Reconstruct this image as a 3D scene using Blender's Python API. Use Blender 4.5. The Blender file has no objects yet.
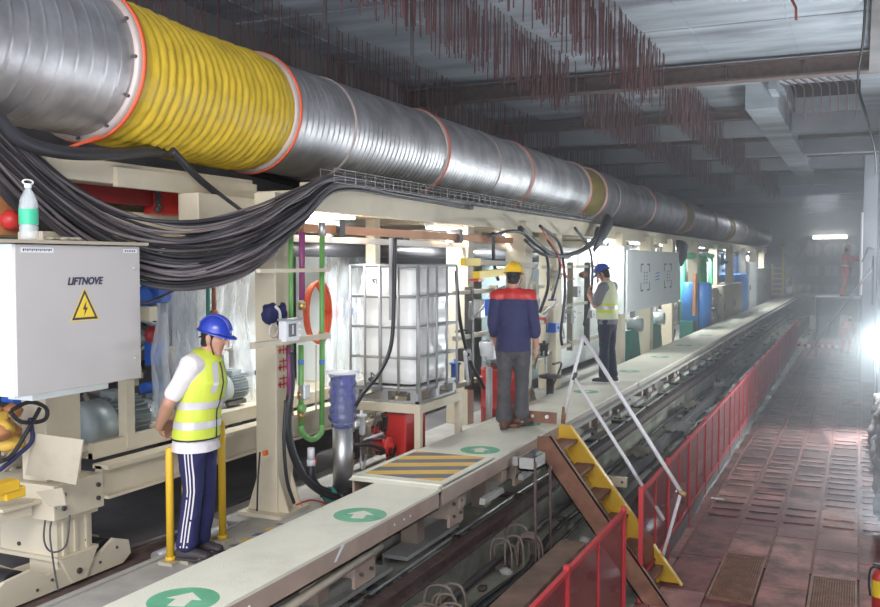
import bpy, bmesh, math, random
from mathutils import Vector, Matrix, noise
from mathutils.bvhtree import BVHTree
rnd = random.Random(7)
PI = math.pi
col = bpy.context.scene.collection
sc = bpy.context.scene

# ------------------------------------------------------------------ camera
FPX, CX, CY = 937.0, 440.0, 303.5
TH = math.atan(420 / FPX); PH = math.atan(41.5 / FPX)
CAM = Vector((0, 0, 3.3))
FW = Vector((-math.sin(TH) * math.cos(PH), math.cos(TH) * math.cos(PH), -math.sin(PH)))
RT = Vector((math.cos(TH), math.sin(TH), 0)); UP = RT.cross(FW)
cd = bpy.data.cameras.new('camera'); cam = bpy.data.objects.new('camera', cd); col.objects.link(cam)
cd.lens = FPX / 880 * 36; cd.sensor_width = 36; cd.clip_start = .05; cd.clip_end = 300
cam.matrix_world = Matrix(((RT.x, UP.x, -FW.x, CAM.x), (RT.y, UP.y, -FW.y, CAM.y), (RT.z, UP.z, -FW.z, CAM.z), (0, 0, 0, 1)))
sc.camera = cam

def at(x, y, X=None, Y=None, z=None):
    """the point of the place that a pixel of the photograph shows, on the plane X=, Y= or z="""
    d = FW + RT * ((x - CX) / FPX) - UP * ((y - CY) / FPX)
    if X is not None: t = (X - CAM.x) / d.x
    elif Y is not None: t = (Y - CAM.y) / d.y
    else: t = (z - CAM.z) / d.z
    return CAM + d * t
def span(x0, x1, y0, y1, X):
    a = at(x0, y0, X=X); b = at(x0, y1, X=X); c = at(x1, y0, X=X)
    return a.y, c.y, b.z, a.z

# ------------------------------------------------------------------ materials
def mat(name, rgb, rough=.6, metal=0., var=.12, scale=3., bump=0., bscale=20., dark=None, emit=None, dirt=0., dirtcol=(.12,.1,.08), alpha=None, coat=0., stretch=None):
    m = bpy.data.materials.new(name); m.use_nodes = True
    nt = m.node_tree; N = nt.nodes; L = nt.links
    b = N['Principled BSDF']
    b.inputs['Roughness'].default_value = rough; b.inputs['Metallic'].default_value = metal
    if coat: b.inputs['Coat Weight'].default_value = coat
    if emit:
        b.inputs['Emission Color'].default_value = (*rgb, 1); b.inputs['Emission Strength'].default_value = emit
    tc = N.new('ShaderNodeTexCoord'); co = tc.outputs['Object']
    if stretch:
        mp = N.new('ShaderNodeMapping'); mp.inputs['Scale'].default_value = stretch; L.new(co, mp.inputs[0]); co = mp.outputs[0]
    nz = N.new('ShaderNodeTexNoise'); nz.inputs['Scale'].default_value = scale; nz.inputs['Detail'].default_value = 6
    L.new(co, nz.inputs['Vector'])
    mr = N.new('ShaderNodeMapRange'); mr.inputs[1].default_value = .3; mr.inputs[2].default_value = .7
    mr.inputs[3].default_value = 1 - var; mr.inputs[4].default_value = 1 + var
    L.new(nz.outputs[0], mr.inputs[0])
    vm = N.new('ShaderNodeVectorMath'); vm.operation = 'SCALE'; vm.inputs[0].default_value = rgb
    L.new(mr.outputs[0], vm.inputs['Scale'])
    out = vm.outputs[0]
    if dirt:
        n2 = N.new('ShaderNodeTexNoise'); n2.inputs['Scale'].default_value = scale * .6; n2.inputs['Detail'].default_value = 8; n2.inputs['Roughness'].default_value = .7
        L.new(co, n2.inputs['Vector'])
        r2 = N.new('ShaderNodeMapRange'); r2.inputs[1].default_value = .5; r2.inputs[2].default_value = .72; r2.inputs[4].default_value = dirt
        L.new(n2.outputs[0], r2.inputs[0])
        mx = N.new('ShaderNodeMixRGB'); mx.inputs[2].default_value = (*dirtcol, 1)
        L.new(r2.outputs[0], mx.inputs[0]); L.new(out, mx.inputs[1]); out = mx.outputs[0]
    L.new(out, b.inputs['Base Color'])
    if bump:
        n3 = N.new('ShaderNodeTexNoise'); n3.inputs['Scale'].default_value = bscale; n3.inputs['Detail'].default_value = 4
        L.new(co, n3.inputs['Vector'])
        bp = N.new('ShaderNodeBump'); bp.inputs['Strength'].default_value = bump; bp.inputs['Distance'].default_value = .02
        L.new(n3.outputs[0], bp.inputs['Height']); L.new(bp.outputs[0], b.inputs['Normal'])
    if alpha is not None: b.inputs['Alpha'].default_value = alpha
    return m

M = {}
def defm(k, *a, **kw): M[k] = mat(k, *a, **kw); return M[k]
defm('cream', (.62, .55, .41), .5, var=.06, dirt=.25, dirtcol=(.35, .31, .23), scale=2.5)
defm('cream_dark', (.42, .37, .28), .6, var=.1, dirt=.4, dirtcol=(.2, .17, .13), scale=3)
defm('walk', (.74, .72, .59), .6, var=.06, dirt=.35, dirtcol=(.42, .38, .29), bump=.25, bscale=70, scale=2)
defm('fascia', (.40, .31, .24), .6, var=.12, dirt=.4, dirtcol=(.22, .16, .12))
defm('cab_grey', (.50, .47, .45), .45, var=.02)
defm('cab_white', (.76, .80, .78), .4, var=.03)
defm('galv', (.56, .55, .56), .46, .95, var=.3, scale=3, bump=.15, bscale=12, dirt=.5, dirtcol=(.36, .33, .33))
defm('galv_dull', (.42, .42, .42), .5, .6, var=.12)
defm('yellow_fabric', (.62, .43, .035), .42, var=.14, scale=5, bump=.5, bscale=14, dirt=.2, dirtcol=(.35, .22, .02))
defm('olive_fabric', (.24, .19, .05), .5, var=.2, scale=8, bump=.5, bscale=20)
defm('orange_tape', (.80, .13, .05), .5, var=.1)
defm('pale_flange', (.50, .42, .38), .5, .3, var=.1)
defm('black', (.022, .021, .022), .5, var=.2)
defm('cable_grey', (.07, .062, .065), .45, var=.2)
defm('cable_pale', (.16, .135, .14), .45, var=.2)
defm('rubber', (.03, .03, .034), .45, var=.15)
defm('red', (.55, .035, .03), .4, var=.1, dirt=.15)
defm('red_dark', (.30, .02, .025), .5, var=.2, dirt=.3)
defm('fence_red', (.56, .04, .045), .5, var=.12, dirt=.12, dirtcol=(.3, .08, .07))
defm('yellow', (.75, .46, .03), .5, var=.06, dirt=.25, dirtcol=(.35, .22, .08))
defm('yellow_bright', (.85, .60, .03), .45, var=.05)
defm('blue', (.03, .12, .50), .4, var=.1)
defm('blue_tank', (.05, .24, .66), .4, var=.08)
defm('green', (.15, .36, .10), .4, var=.1)
defm('green_far', (.06, .45, .20), .4, var=.1)
defm('teal', (.03, .17, .13), .5, var=.1)
defm('purple', (.22, .05, .14), .45, var=.1)
defm('motor_grey', (.30, .34, .34), .45, .1, var=.12, dirt=.2)
defm('steel', (.62, .62, .62), .45, 1., var=.08)
defm('steel_dark', (.11, .10, .10), .55, .5, var=.25, dirt=.3)
defm('white_paint', (.74, .72, .72), .45, var=.04, dirt=.12, dirtcol=(.45, .38, .33))
defm('rust', (.22, .065, .045), .8, var=.35, scale=12, dirt=.3)
defm('rust_dark', (.105, .068, .058), .8, var=.3, scale=10, dirt=.4)
defm('rust_beam', (.26, .12, .07), .7, var=.3, scale=7, dirt=.4, dirtcol=(.12, .06, .07))
defm('loop_steel', (.20, .16, .13), .7, var=.3, scale=9)
defm('rebar', (.125, .058, .058), .8, var=.3, scale=10)
defm('green_paint', (.13, .42, .24), .6, var=.15, dirt=.55, dirtcol=(.4, .5, .38), scale=7)
defm('hazard_yellow', (.72, .46, .08), .6, var=.1, dirt=.2)
defm('hazard_dark', (.16, .15, .18), .6, var=.15, dirt=.2)
defm('brass', (.55, .38, .16), .35, .8, var=.1)
defm('orange', (.80, .17, .04), .6, var=.1)
defm('orange_beam', (.50, .22, .09), .5, var=.1)
defm('hdpe', (.86, .86, .82), .35, var=.02)
defm('plank', (.23, .15, .11), .8, var=.3, scale=4, dirt=.4)
defm('skin', (.48, .25, .17), .5, var=.06)
defm('hair', (.015, .012, .012), .6)
defm('tee_white', (.72, .67, .66), .8, var=.03)
defm('tee_grey', (.20, .20, .22), .85, var=.06)
defm('hiviz', (.60, .68, .07), .6, var=.05)
defm('hiviz_pale', (.62, .66, .42), .7, var=.05)
defm('reflect', (.62, .60, .62), .35, .2, var=.05)
defm('navy', (.018, .020, .085), .75, var=.15)
defm('navy_jacket', (.035, .036, .10), .8, var=.12)
defm('jean_grey', (.085, .08, .083), .85, var=.2, scale=14)
defm('jean_dark', (.028, .032, .052), .85, var=.2, scale=14)
defm('shoe_brown', (.14, .065, .04), .6, var=.2)
defm('shoe_dark', (.05, .04, .045), .6, var=.2)
defm('helmet_blue', (.02, .045, .36), .28, var=.03, coat=.3)
defm('helmet_yellow', (.85, .52, .02), .28, var=.03, coat=.3)
defm('workwear_orange', (.80, .11, .04), .7, var=.08)
defm('concrete', (.27, .28, .30), .85, var=.22, scale=.9, bump=.3, bscale=6, dirt=.45, dirtcol=(.15, .15, .17))
defm('concrete_ceiling', (.31, .34, .37), .85, var=.4, scale=1.1, bump=.3, bscale=5, dirt=.85, dirtcol=(.13, .13, .155), stretch=(.45, 1.7, 1))
defm('concrete_dark', (.17, .16, .16), .9, var=.3, scale=1.2, bump=.4, bscale=8, dirt=.4, dirtcol=(.09, .08, .08))
defm('concrete_pale', (.44, .44, .40), .85, var=.15, scale=2, bump=.3, bscale=12, dirt=.4, dirtcol=(.25, .24, .22))
defm('wet_mud', (.27, .27, .21), .3, var=.4, scale=1.6, bump=.6, bscale=6, dirt=.8, dirtcol=(.06, .055, .045))
defm('green_slab', (.44, .45, .36), .5, var=.35, scale=2, bump=.4, bscale=9, dirt=.8, dirtcol=(.10, .09, .07))
defm('platform', (.40, .38, .34), .7, var=.2, scale=2, bump=.2, bscale=14, dirt=.5, dirtcol=(.22, .20, .17))
defm('plank_dark', (.055, .04, .035), .9, var=.3, scale=4)
defm('rock', (.085, .065, .058), .9, var=.35, scale=5, bump=.7, bscale=10)
defm('bottle_label', (.05, .45, .25), .5, var=.05)
defm('sign_white', (.75, .76, .78), .5, var=.02)
defm('sign_blue', (.08, .22, .6), .5, var=.02)
defm('sign_red', (.7, .07, .07), .5, var=.02)
defm('ink', (.04, .04, .07), .6, var=.02)
defm('ink_red', (.6, .05, .05), .6, var=.02)
defm('screen', (.12, .12, .13), .3)
defm('cyan_glass', (.30, .38, .40), .25, var=.1)
defm('lamp', (.93, .97, 1.), .5, emit=16., var=0)
defm('lamp_far', (.95, .95, .9), .5, emit=6., var=0)
defm('flood', (.85, .97, 1.), .5, emit=30., var=0)

def film(name, rgb, opacity, rough=.2):
    m = bpy.data.materials.new(name); m.use_nodes = True; nt = m.node_tree; N = nt.nodes; L = nt.links
    b = N['Principled BSDF']; b.inputs['Base Color'].default_value = (*rgb, 1); b.inputs['Roughness'].default_value = rough
    t = N.new('ShaderNodeBsdfTransparent'); mx = N.new('ShaderNodeMixShader')
    tc = N.new('ShaderNodeTexCoord'); nz = N.new('ShaderNodeTexNoise'); nz.inputs['Scale'].default_value = 9; nz.inputs['Detail'].default_value = 3
    mp = N.new('ShaderNodeMapping'); mp.inputs['Scale'].default_value = (1, 1, .25); L.new(tc.outputs['Object'], mp.inputs[0]); L.new(mp.outputs[0], nz.inputs['Vector'])
    mr = N.new('ShaderNodeMapRange'); mr.inputs[1].default_value = .35; mr.inputs[2].default_value = .7; mr.inputs[3].default_value = opacity * .6; mr.inputs[4].default_value = min(1, opacity * 1.5)
    L.new(nz.outputs[0], mr.inputs[0]); L.new(mr.outputs[0], mx.inputs[0]); L.new(t.outputs[0], mx.inputs[1]); L.new(b.outputs[0], mx.inputs[2])
    L.new(mx.outputs[0], N['Material Output'].inputs[0]); return m
M['plastic_film'] = film('plastic_film', (.72, .76, .80), .42)
M['blue_film'] = film('blue_film', (.13, .14, .40), .6)
M['pet'] = film('pet', (.75, .8, .8), .38, .08)
M['fence_mesh'] = None

def deck_material():
    m = bpy.data.materials.new('red_deck'); m.use_nodes = True; nt = m.node_tree; N = nt.nodes; L = nt.links
    b = N['Principled BSDF']; b.inputs['Roughness'].default_value = .8
    tc = N.new('ShaderNodeTexCoord'); sx = N.new('ShaderNodeSeparateXYZ'); L.new(tc.outputs['Object'], sx.inputs[0])
    def mth(op, a, v):
        n = N.new('ShaderNodeMath'); n.operation = op; L.new(a, n.inputs[0])
        if isinstance(v, (int, float)): n.inputs[1].default_value = v
        else: L.new(v, n.inputs[1])
        return n.outputs[0]
    ix = mth('FLOOR', mth('DIVIDE', mth('ADD', sx.outputs[0], 1.80), .46), 0.)
    iy = mth('FLOOR', mth('DIVIDE', mth('ADD', sx.outputs[1], mth('MULTIPLY', ix, .37)), 1.9), 0.)
    cb = N.new('ShaderNodeCombineXYZ'); L.new(ix, cb.inputs[0]); L.new(iy, cb.inputs[1])
    wn = N.new('ShaderNodeTexWhiteNoise'); wn.noise_dimensions = '2D'; L.new(cb.outputs[0], wn.inputs['Vector'])
    cr = N.new('ShaderNodeValToRGB'); e = cr.color_ramp.elements
    e[0].position = 0; e[0].color = (.25, .082, .072, 1); e[1].position = 1; e[1].color = (.47, .235, .195, 1)
    x = e.new(.5); x.color = (.37, .165, .135, 1)
    L.new(wn.outputs[0], cr.inputs[0])
    nz = N.new('ShaderNodeTexNoise'); nz.inputs['Scale'].default_value = 2.2; nz.inputs['Detail'].default_value = 9; nz.inputs['Roughness'].default_value = .65
    L.new(tc.outputs['Object'], nz.inputs['Vector'])
    r = N.new('ShaderNodeMapRange'); r.inputs[1].default_value = .35; r.inputs[2].default_value = .68; r.inputs[3].default_value = .35; r.inputs[4].default_value = 1.55
    L.new(nz.outputs[0], r.inputs[0])
    vm = N.new('ShaderNodeVectorMath'); vm.operation = 'SCALE'; L.new(cr.outputs[0], vm.inputs[0]); L.new(r.outputs[0], vm.inputs['Scale'])
    n2 = N.new('ShaderNodeTexNoise'); n2.inputs['Scale'].default_value = .55; n2.inputs['Detail'].default_value = 5; L.new(tc.outputs['Object'], n2.inputs['Vector'])
    r2 = N.new('ShaderNodeMapRange'); r2.inputs[1].default_value = .54; r2.inputs[2].default_value = .6; r2.inputs[4].default_value = .7; L.new(n2.outputs[0], r2.inputs[0])
    mx = N.new('ShaderNodeMixRGB'); mx.inputs[2].default_value = (.13, .032, .04, 1); L.new(r2.outputs[0], mx.inputs[0]); L.new(vm.outputs[0], mx.inputs[1])
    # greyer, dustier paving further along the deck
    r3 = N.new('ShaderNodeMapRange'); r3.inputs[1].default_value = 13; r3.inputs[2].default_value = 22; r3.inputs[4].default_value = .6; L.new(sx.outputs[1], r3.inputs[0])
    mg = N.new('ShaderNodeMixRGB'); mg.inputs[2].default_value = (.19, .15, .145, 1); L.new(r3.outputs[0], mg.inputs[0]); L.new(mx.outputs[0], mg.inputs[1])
    L.new(mg.outputs[0], b.inputs['Base Color'])
    bp = N.new('ShaderNodeBump'); bp.inputs['Strength'].default_value = .35; bp.inputs['Distance'].default_value = .02
    n4 = N.new('ShaderNodeTexNoise'); n4.inputs['Scale'].default_value = 28; L.new(tc.outputs['Object'], n4.inputs['Vector']); L.new(n4.outputs[0], bp.inputs['Height']); L.new(bp.outputs[0], b.inputs['Normal'])
    return m
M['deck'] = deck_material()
def perforated():
    m = bpy.data.materials.new('perforated_red'); m.use_nodes = True; nt = m.node_tree; N = nt.nodes; L = nt.links
    b = N['Principled BSDF']; b.inputs['Roughness'].default_value = .5
    b.inputs['Base Color'].default_value = (.30, .035, .04, 1)
    tc = N.new('ShaderNodeTexCoord'); sx = N.new('ShaderNodeSeparateXYZ'); L.new(tc.outputs['Object'], sx.inputs[0])
    def tri(o):
        a = N.new('ShaderNodeMath'); a.operation = 'MULTIPLY'; a.inputs[1].default_value = 40; L.new(o, a.inputs[0])
        f = N.new('ShaderNodeMath'); f.operation = 'FRACT'; L.new(a.outputs[0], f.inputs[0])
        g = N.new('ShaderNodeMath'); g.operation = 'GREATER_THAN'; g.inputs[1].default_value = .3; L.new(f.outputs[0], g.inputs[0]); return g.outputs[0]
    mul = N.new('ShaderNodeMath'); mul.operation = 'MULTIPLY'; L.new(tri(sx.outputs[1]), mul.inputs[0]); L.new(tri(sx.outputs[2]), mul.inputs[1])
    t = N.new('ShaderNodeBsdfTransparent'); mx = N.new('ShaderNodeMixShader')
    L.new(mul.outputs[0], mx.inputs[0]); L.new(b.outputs[0], mx.inputs[1]); L.new(t.outputs[0], mx.inputs[2]); L.new(mx.outputs[0], N['Material Output'].inputs[0]); return m
M['fence_mesh'] = perforated()

# ------------------------------------------------------------------ mesh helpers
def catmull(pts, n=6):
    P = [Vector(p) for p in pts]
    if len(P) < 3: return P
    P = [P[0] * 2 - P[1]] + P + [P[-1] * 2 - P[-2]]; out = []
    for i in range(1, len(P) - 2):
        a, b, c, d = P[i - 1:i + 3]
        for k in range(n):
            t = k / n
            out.append(.5 * ((2 * b) + (c - a) * t + (2 * a - 5 * b + 4 * c - d) * t * t + (3 * b - a - 3 * c + d) * t ** 3))
    out.append(P[-2]); return out

class MB:
    def __init__(s, *mats):
        s.bm = bmesh.new(); s.mats = list(mats); s.i = 0; s.smooth = False
    def use(s, i): s.i = i; return s
    def _f(s, vs, smooth=None):
        try: f = s.bm.faces.new(vs)
        except ValueError: return None
        f.material_index = s.i; f.smooth = s.smooth if smooth is None else smooth; return f
    def box(s, x0, x1, y0, y1, z0, z1, rot=None, piv=None, bev=0.):
        c = [(x0, y0, z0), (x1, y0, z0), (x1, y1, z0), (x0, y1, z0), (x0, y0, z1), (x1, y0, z1), (x1, y1, z1), (x0, y1, z1)]
        if rot is not None:
            p = Vector(piv) if piv is not None else Vector(((x0 + x1) / 2, (y0 + y1) / 2, (z0 + z1) / 2))
            c = [rot @ (Vector(q) - p) + p for q in c]
        v = [s.bm.verts.new(q) for q in c]
        fs = [s._f([v[k] for k in q], False) for q in ((0, 3, 2, 1), (4, 5, 6, 7), (0, 1, 5, 4), (1, 2, 6, 5), (2, 3, 7, 6), (3, 0, 4, 7))]
        if bev > 0:
            es = set(e for f in fs for e in f.edges)
            bmesh.ops.bevel(s.bm, geom=list(es), offset=bev, segments=2, affect='EDGES', profile=.5, material=s.i)
        return s
    def beam(s, p0, p1, w, h, up=(0, 0, 1)):
        p0 = Vector(p0); p1 = Vector(p1); t = (p1 - p0).normalized(); u = Vector(up)
        a = t.cross(u); a = a.normalized() if a.length > 1e-4 else Vector((1, 0, 0)); b = a.cross(t)
        vs = []
        for p in (p0, p1):
            for (i, j) in ((-1, -1), (1, -1), (1, 1), (-1, 1)): vs.append(s.bm.verts.new(p + a * (i * w / 2) + b * (j * h / 2)))
        for q in ((3, 2, 1, 0), (4, 5, 6, 7), (0, 1, 5, 4), (1, 2, 6, 5), (2, 3, 7, 6), (3, 0, 4, 7)): s._f([vs[k] for k in q], False)
        return s
    def tube(s, pts, r, seg=8, smooth=True, cap=True, side=None, dome=False):
        """swept tube; r may be a number or one (ra, rb) / number per point"""
        P = [Vector(p) for p in pts]; n = len(P)
        R = r if isinstance(r, (list, tuple)) and not (isinstance(r, tuple) and len(r) == 2 and n != 2) else [r] * n
        R = [(q, q) if isinstance(q, (int, float)) else q for q in R]
        if dome:
            t0 = (P[1] - P[0]).normalized(); t1 = (P[-1] - P[-2]).normalized()
            a = min(R[0]); b = min(R[-1])
            pre = [(P[0] - t0 * a * math.sin(q), (R[0][0] * math.cos(q), R[0][1] * math.cos(q))) for q in (1.45, 1.0, .5)]
            post = [(P[-1] + t1 * b * math.sin(q), (R[-1][0] * math.cos(q), R[-1][1] * math.cos(q))) for q in (.5, 1.0, 1.45)]
            P = [x[0] for x in pre] + P + [x[0] for x in post]; R = [x[1] for x in pre] + R + [x[1] for x in post]; n = len(P)
        rings = []; prev = None
        for k in range(n):
            t = (P[min(k + 1, n - 1)] - P[max(k - 1, 0)]).normalized()
            if side is not None: a = Vector(side); a = (a - t * a.dot(t)).normalized()
            elif prev is None:
                a = t.cross(Vector((0, 0, 1)))
                if a.length < .05: a = t.cross(Vector((0, 1, 0)))
                a.normalize()
            else: a = (prev - t * prev.dot(t)).normalized()
            prev = a; b = t.cross(a)
            rings.append([s.bm.verts.new(P[k] + a * (R[k][0] * math.cos(2 * PI * j / seg)) + b * (R[k][1] * math.sin(2 * PI * j / seg))) for j in range(seg)])
        for k in range(n - 1):
            for j in range(seg):
                s._f([rings[k][j], rings[k][(j + 1) % seg], rings[k + 1][(j + 1) % seg], rings[k + 1][j]], smooth)
        if cap: s._f(rings[0][::-1], False); s._f(rings[-1], False)
        return s
    def cyl(s, p0, p1, r, seg=16, r1=None):
        return s.tube([p0, p1], [r, r if r1 is None else r1], seg)
    def lathe(s, base, prof, seg=24, axis=(0, 0, 1), smooth=True, cap=True):
        """prof: list of (radius, height along axis)"""
        A = Vector(axis).normalized(); a = A.cross(Vector((1, 0, 0)));
        if a.length < .1: a = A.cross(Vector((0, 1, 0)))
        a.normalize(); b = A.cross(a); B = Vector(base); rings = []
        for (r, h) in prof:
            rings.append([s.bm.verts.new(B + A * h + (a * math.cos(2 * PI * j / seg) + b * math.sin(2 * PI * j / seg)) * max(r, 1e-4)) for j in range(seg)])
        for k in range(len(rings) - 1):
            for j in range(seg): s._f([rings[k][j], rings[k][(j + 1) % seg], rings[k + 1][(j + 1) % seg], rings[k + 1][j]], smooth)
        if cap: s._f(rings[0][::-1], False); s._f(rings[-1], False)
        return s
    def prism(s, pts, ext):
        """closed polygon (3-D points) extruded by ext"""
        e = Vector(ext); A = [s.bm.verts.new(Vector(p)) for p in pts]; B = [s.bm.verts.new(Vector(p) + e) for p in pts]
        s._f(A[::-1], False); s._f(B, False); n = len(A)
        for k in range(n): s._f([A[k], A[(k + 1) % n], B[(k + 1) % n], B[k]], False)
        return s
    def ball(s, c, r, sub=2, sc=(1, 1, 1), jit=0.):
        g = bmesh.ops.create_icosphere(s.bm, subdivisions=sub, radius=1)
        c = Vector(c)
        for v in g['verts']:
            k = 1 + (jit * noise.noise(v.co * 2 + c * 3) if jit else 0)
            v.co = Vector((v.co.x * r * sc[0] * k, v.co.y * r * sc[1] * k, v.co.z * r * sc[2] * k)) + c
        fs = set(f for v in g['verts'] for f in v.link_faces)
        for f in fs: f.material_index = s.i; f.smooth = True
        return s
    def mesh(s, name, org):
        bmesh.ops.recalc_face_normals(s.bm, faces=s.bm.faces)
        me = bpy.data.meshes.new(name); s.bm.to_mesh(me); s.bm.free()
        me.transform(Matrix.Translation(-Vector(org)))
        for m in s.mats: me.materials.append(M[m] if isinstance(m, str) else m)
        return me
    def build(s, name, parent=None, org=None):
        if parent is not None: org = wloc(parent)
        elif org is None:
            vs = [v.co for v in s.bm.verts]
            org = Vector((sum((min(v[i] for v in vs), max(v[i] for v in vs))) / 2 for i in range(2))).to_3d(); org.z = min(v.z for v in vs)
        o = bpy.data.objects.new(name, s.mesh(name, org)); col.objects.link(o)
        if parent is not None: o.parent = parent
        else: o.location = org
        return o
def wloc(o):
    v = Vector((0, 0, 0))
    while o is not None: v += o.location; o = o.parent
    return v
def tag(o, label, cat, group=None, kind=None):
    if label: o['label'] = label
    if cat: o['category'] = cat
    if group: o['group'] = group
    if kind: o['kind'] = kind
    return o
def T(name, label, cat, loc, group=None):
    o = bpy.data.objects.new(name, None); col.objects.link(o); o.location = Vector(loc); o.empty_display_size = .1
    return tag(o, label, cat, group)
def S(mb, name):
    o = mb.build(name, org=(0, 0, 0)); o['kind'] = 'structure'; return o
def copy_tree(o, off, label=None, group=None):
    c = o.copy(); col.objects.link(c); c.location = o.location + Vector(off)
    if label: c['label'] = label
    if group: c['group'] = group
    for ch in [x for x in col.objects if x.parent == o]:
        d = ch.copy(); col.objects.link(d); d.parent = c
        for g in [x for x in col.objects if x.parent == ch]:
            e = g.copy(); col.objects.link(e); e.parent = d
    return c
def text(s, p, size, right, up, m, parent, name='lettering', ext=.001, shear=0., align='CENTER', bold=0.):
    cu = bpy.data.curves.new(name, 'FONT'); cu.body = s; cu.size = size; cu.extrude = ext; cu.shear = shear; cu.align_x = align; cu.align_y = 'CENTER'; cu.offset = bold * 1.6
    t = bpy.data.objects.new(name, cu); col.objects.link(t)
    dg = bpy.context.evaluated_depsgraph_get(); dg.update()
    me = bpy.data.meshes.new_from_object(t.evaluated_get(dg)); bpy.data.objects.remove(t)
    r = Vector(right).normalized(); u = Vector(up).normalized(); n = r.cross(u)
    p = Vector(p) - wloc(parent)
    me.transform(Matrix(((r.x, u.x, n.x, p.x), (r.y, u.y, n.y, p.y), (r.z, u.z, n.z, p.z), (0, 0, 0, 1))))
    me.materials.clear(); me.materials.append(M[m])
    o = bpy.data.objects.new(name, me); col.objects.link(o); o.parent = parent; return o

# ================================================================== SETTING
WL, WR, ZC, YE = -8.0, .62, 6.35, 58.0
# red deck: plates, rails and rungs
b = MB('deck', 'steel_dark', 'rust')
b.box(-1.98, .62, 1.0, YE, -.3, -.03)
xs = [-1.80 + .46 * k for k in range(6)]
for i in range(-1, 5):
    x0 = -1.80 + .46 * i; x1 = x0 + .46
    if i == -1: x0 = -1.94; x1 = -1.80
    y = 1.2 - .37 * i % 1.9
    while y < YE - 1:
        grate = (i, round(y)) in ((1, 9), (3, 9), (3, 11), (4, 10))
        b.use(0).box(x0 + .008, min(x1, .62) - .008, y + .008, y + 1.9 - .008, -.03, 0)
        y += 1.9
b.use(2)
for x in xs:
    b.box(x - .012, x + .012, 10.5, 40, 0, .012)
b.use(0)
y = 12.5
while y < 42:
    for i in range(0, 5):
        x0 = -1.80 + .46 * i
        if rnd.random() < .8: b.box(x0 + .05, x0 + .41, y, y + .07, 0, .014)
    y += .36
S(b, 'floor')
def grating(x0, y0, i):
    g = MB('rust_beam', 'steel_dark'); g.use(1).box(x0 + .02, x0 + .44, y0, y0 + 1.5, .001, .004); g.use(0)
    k = x0 + .03
    while k < x0 + .44: g.box(k, k + .007, y0, y0 + 1.5, .004, .02); k += .024
    k = y0
    while k < y0 + 1.5: g.box(x0 + .02, x0 + .44, k, k + .006, .004, .018); k += .04
    g.box(x0 + .01, x0 + .03, y0, y0 + 1.5, .001, .024).box(x0 + .43, x0 + .45, y0, y0 + 1.5, .001, .024)
    g.box(x0 + .01, x0 + .45, y0 - .02, y0, .001, .024).box(x0 + .01, x0 + .45, y0 + 1.5, y0 + 1.52, .001, .024)
    o = g.build('floor_grating')
    tag(o, ['rusty steel grating let into the red deck near the fence', 'rusty steel grating let into the red deck by the extinguisher'][i], 'grating')
grating(-1.34, 9.35, 0); grating(-.42, 8.9, 1)

b = MB('wet_mud')
# uneven wet trench bottom, stepping down towards the fence
def tz(x): return .55 if x < -2.5 else max(.08, .55 - .47 * min(1, (x + 2.5) / .3))
nx, ny = 14, 260; x0, x1, y0, y1 = -3.6, -1.9, 1.0, 56
grid = [[b.bm.verts.new((x0 + (x1 - x0) * i / nx, y0 + (y1 - y0) * j / ny, tz(x0 + (x1 - x0) * i / nx) - .03 + .07 * noise.noise(Vector((i * .35, j * .28, 0))) + .05 * noise.noise(Vector((i * .9, j * .8, 3))))) for i in range(nx + 1)] for j in range(ny + 1)]
for j in range(ny):
    for i in range(nx): b._f([grid[j][i], grid[j][i + 1], grid[j + 1][i + 1], grid[j + 1][i]], True)
S(b, 'trench_floor')
b = MB('green_slab', 'concrete_pale'); b.box(-3.6, -3.09, 1.0, 56, .2, .90); S(b, 'trench_ledge_floor')
b = MB('concrete_dark'); b.box(WL, -4.42, -1, YE, .5, 1.14); S(b, 'machine_floor')
b = MB('platform'); b.box(-4.40, -3.5, 1.0, 6.05, .3, 1.24); b.box(-4.80, -3.5, 6.05, 56, .3, 1.24); b.box(-4.43, -4.38, 1.0, 6.05, 1.1, 1.255); S(b, 'platform_floor')
b = MB('concrete_dark'); b.box(WL - .3, WL, -1, YE, 0, ZC); S(b, 'wall_left')
b = MB('concrete'); b.box(.62, .95, 1, 27.5, 0, ZC).box(.06, .95, 28.2, YE, 0, ZC).box(.30, .62, 20.3, 20.9, 0, ZC); S(b, 'wall_right')
b = MB('concrete_dark', 'concrete'); b.box(WL, .95, YE, YE + .4, 0, 4.75); b.use(1).box(WL, .95, YE - .6, YE + .4, 4.75, ZC)
b.use(0)
for x in range(8):
    for zz in (1.0, 3.0):
        b.box(-7.2 + x * .95, -7.15 + x * .95, YE - .06, YE, .8, 4.6)
b.use(1)
for x in (-3.6, -2.5, -1.5, -.6):
    b.cyl((x, YE - .05, 4.0), (x, YE + .02, 4.0), .42, 20); b.box(x - .35, x + .35, YE - .05, YE + .02, 2.5, 3.1)
    b.box(x - .35, x + .35, YE - .05, YE + .02, 1.6, 2.0)
S(b, 'wall_end')
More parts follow.
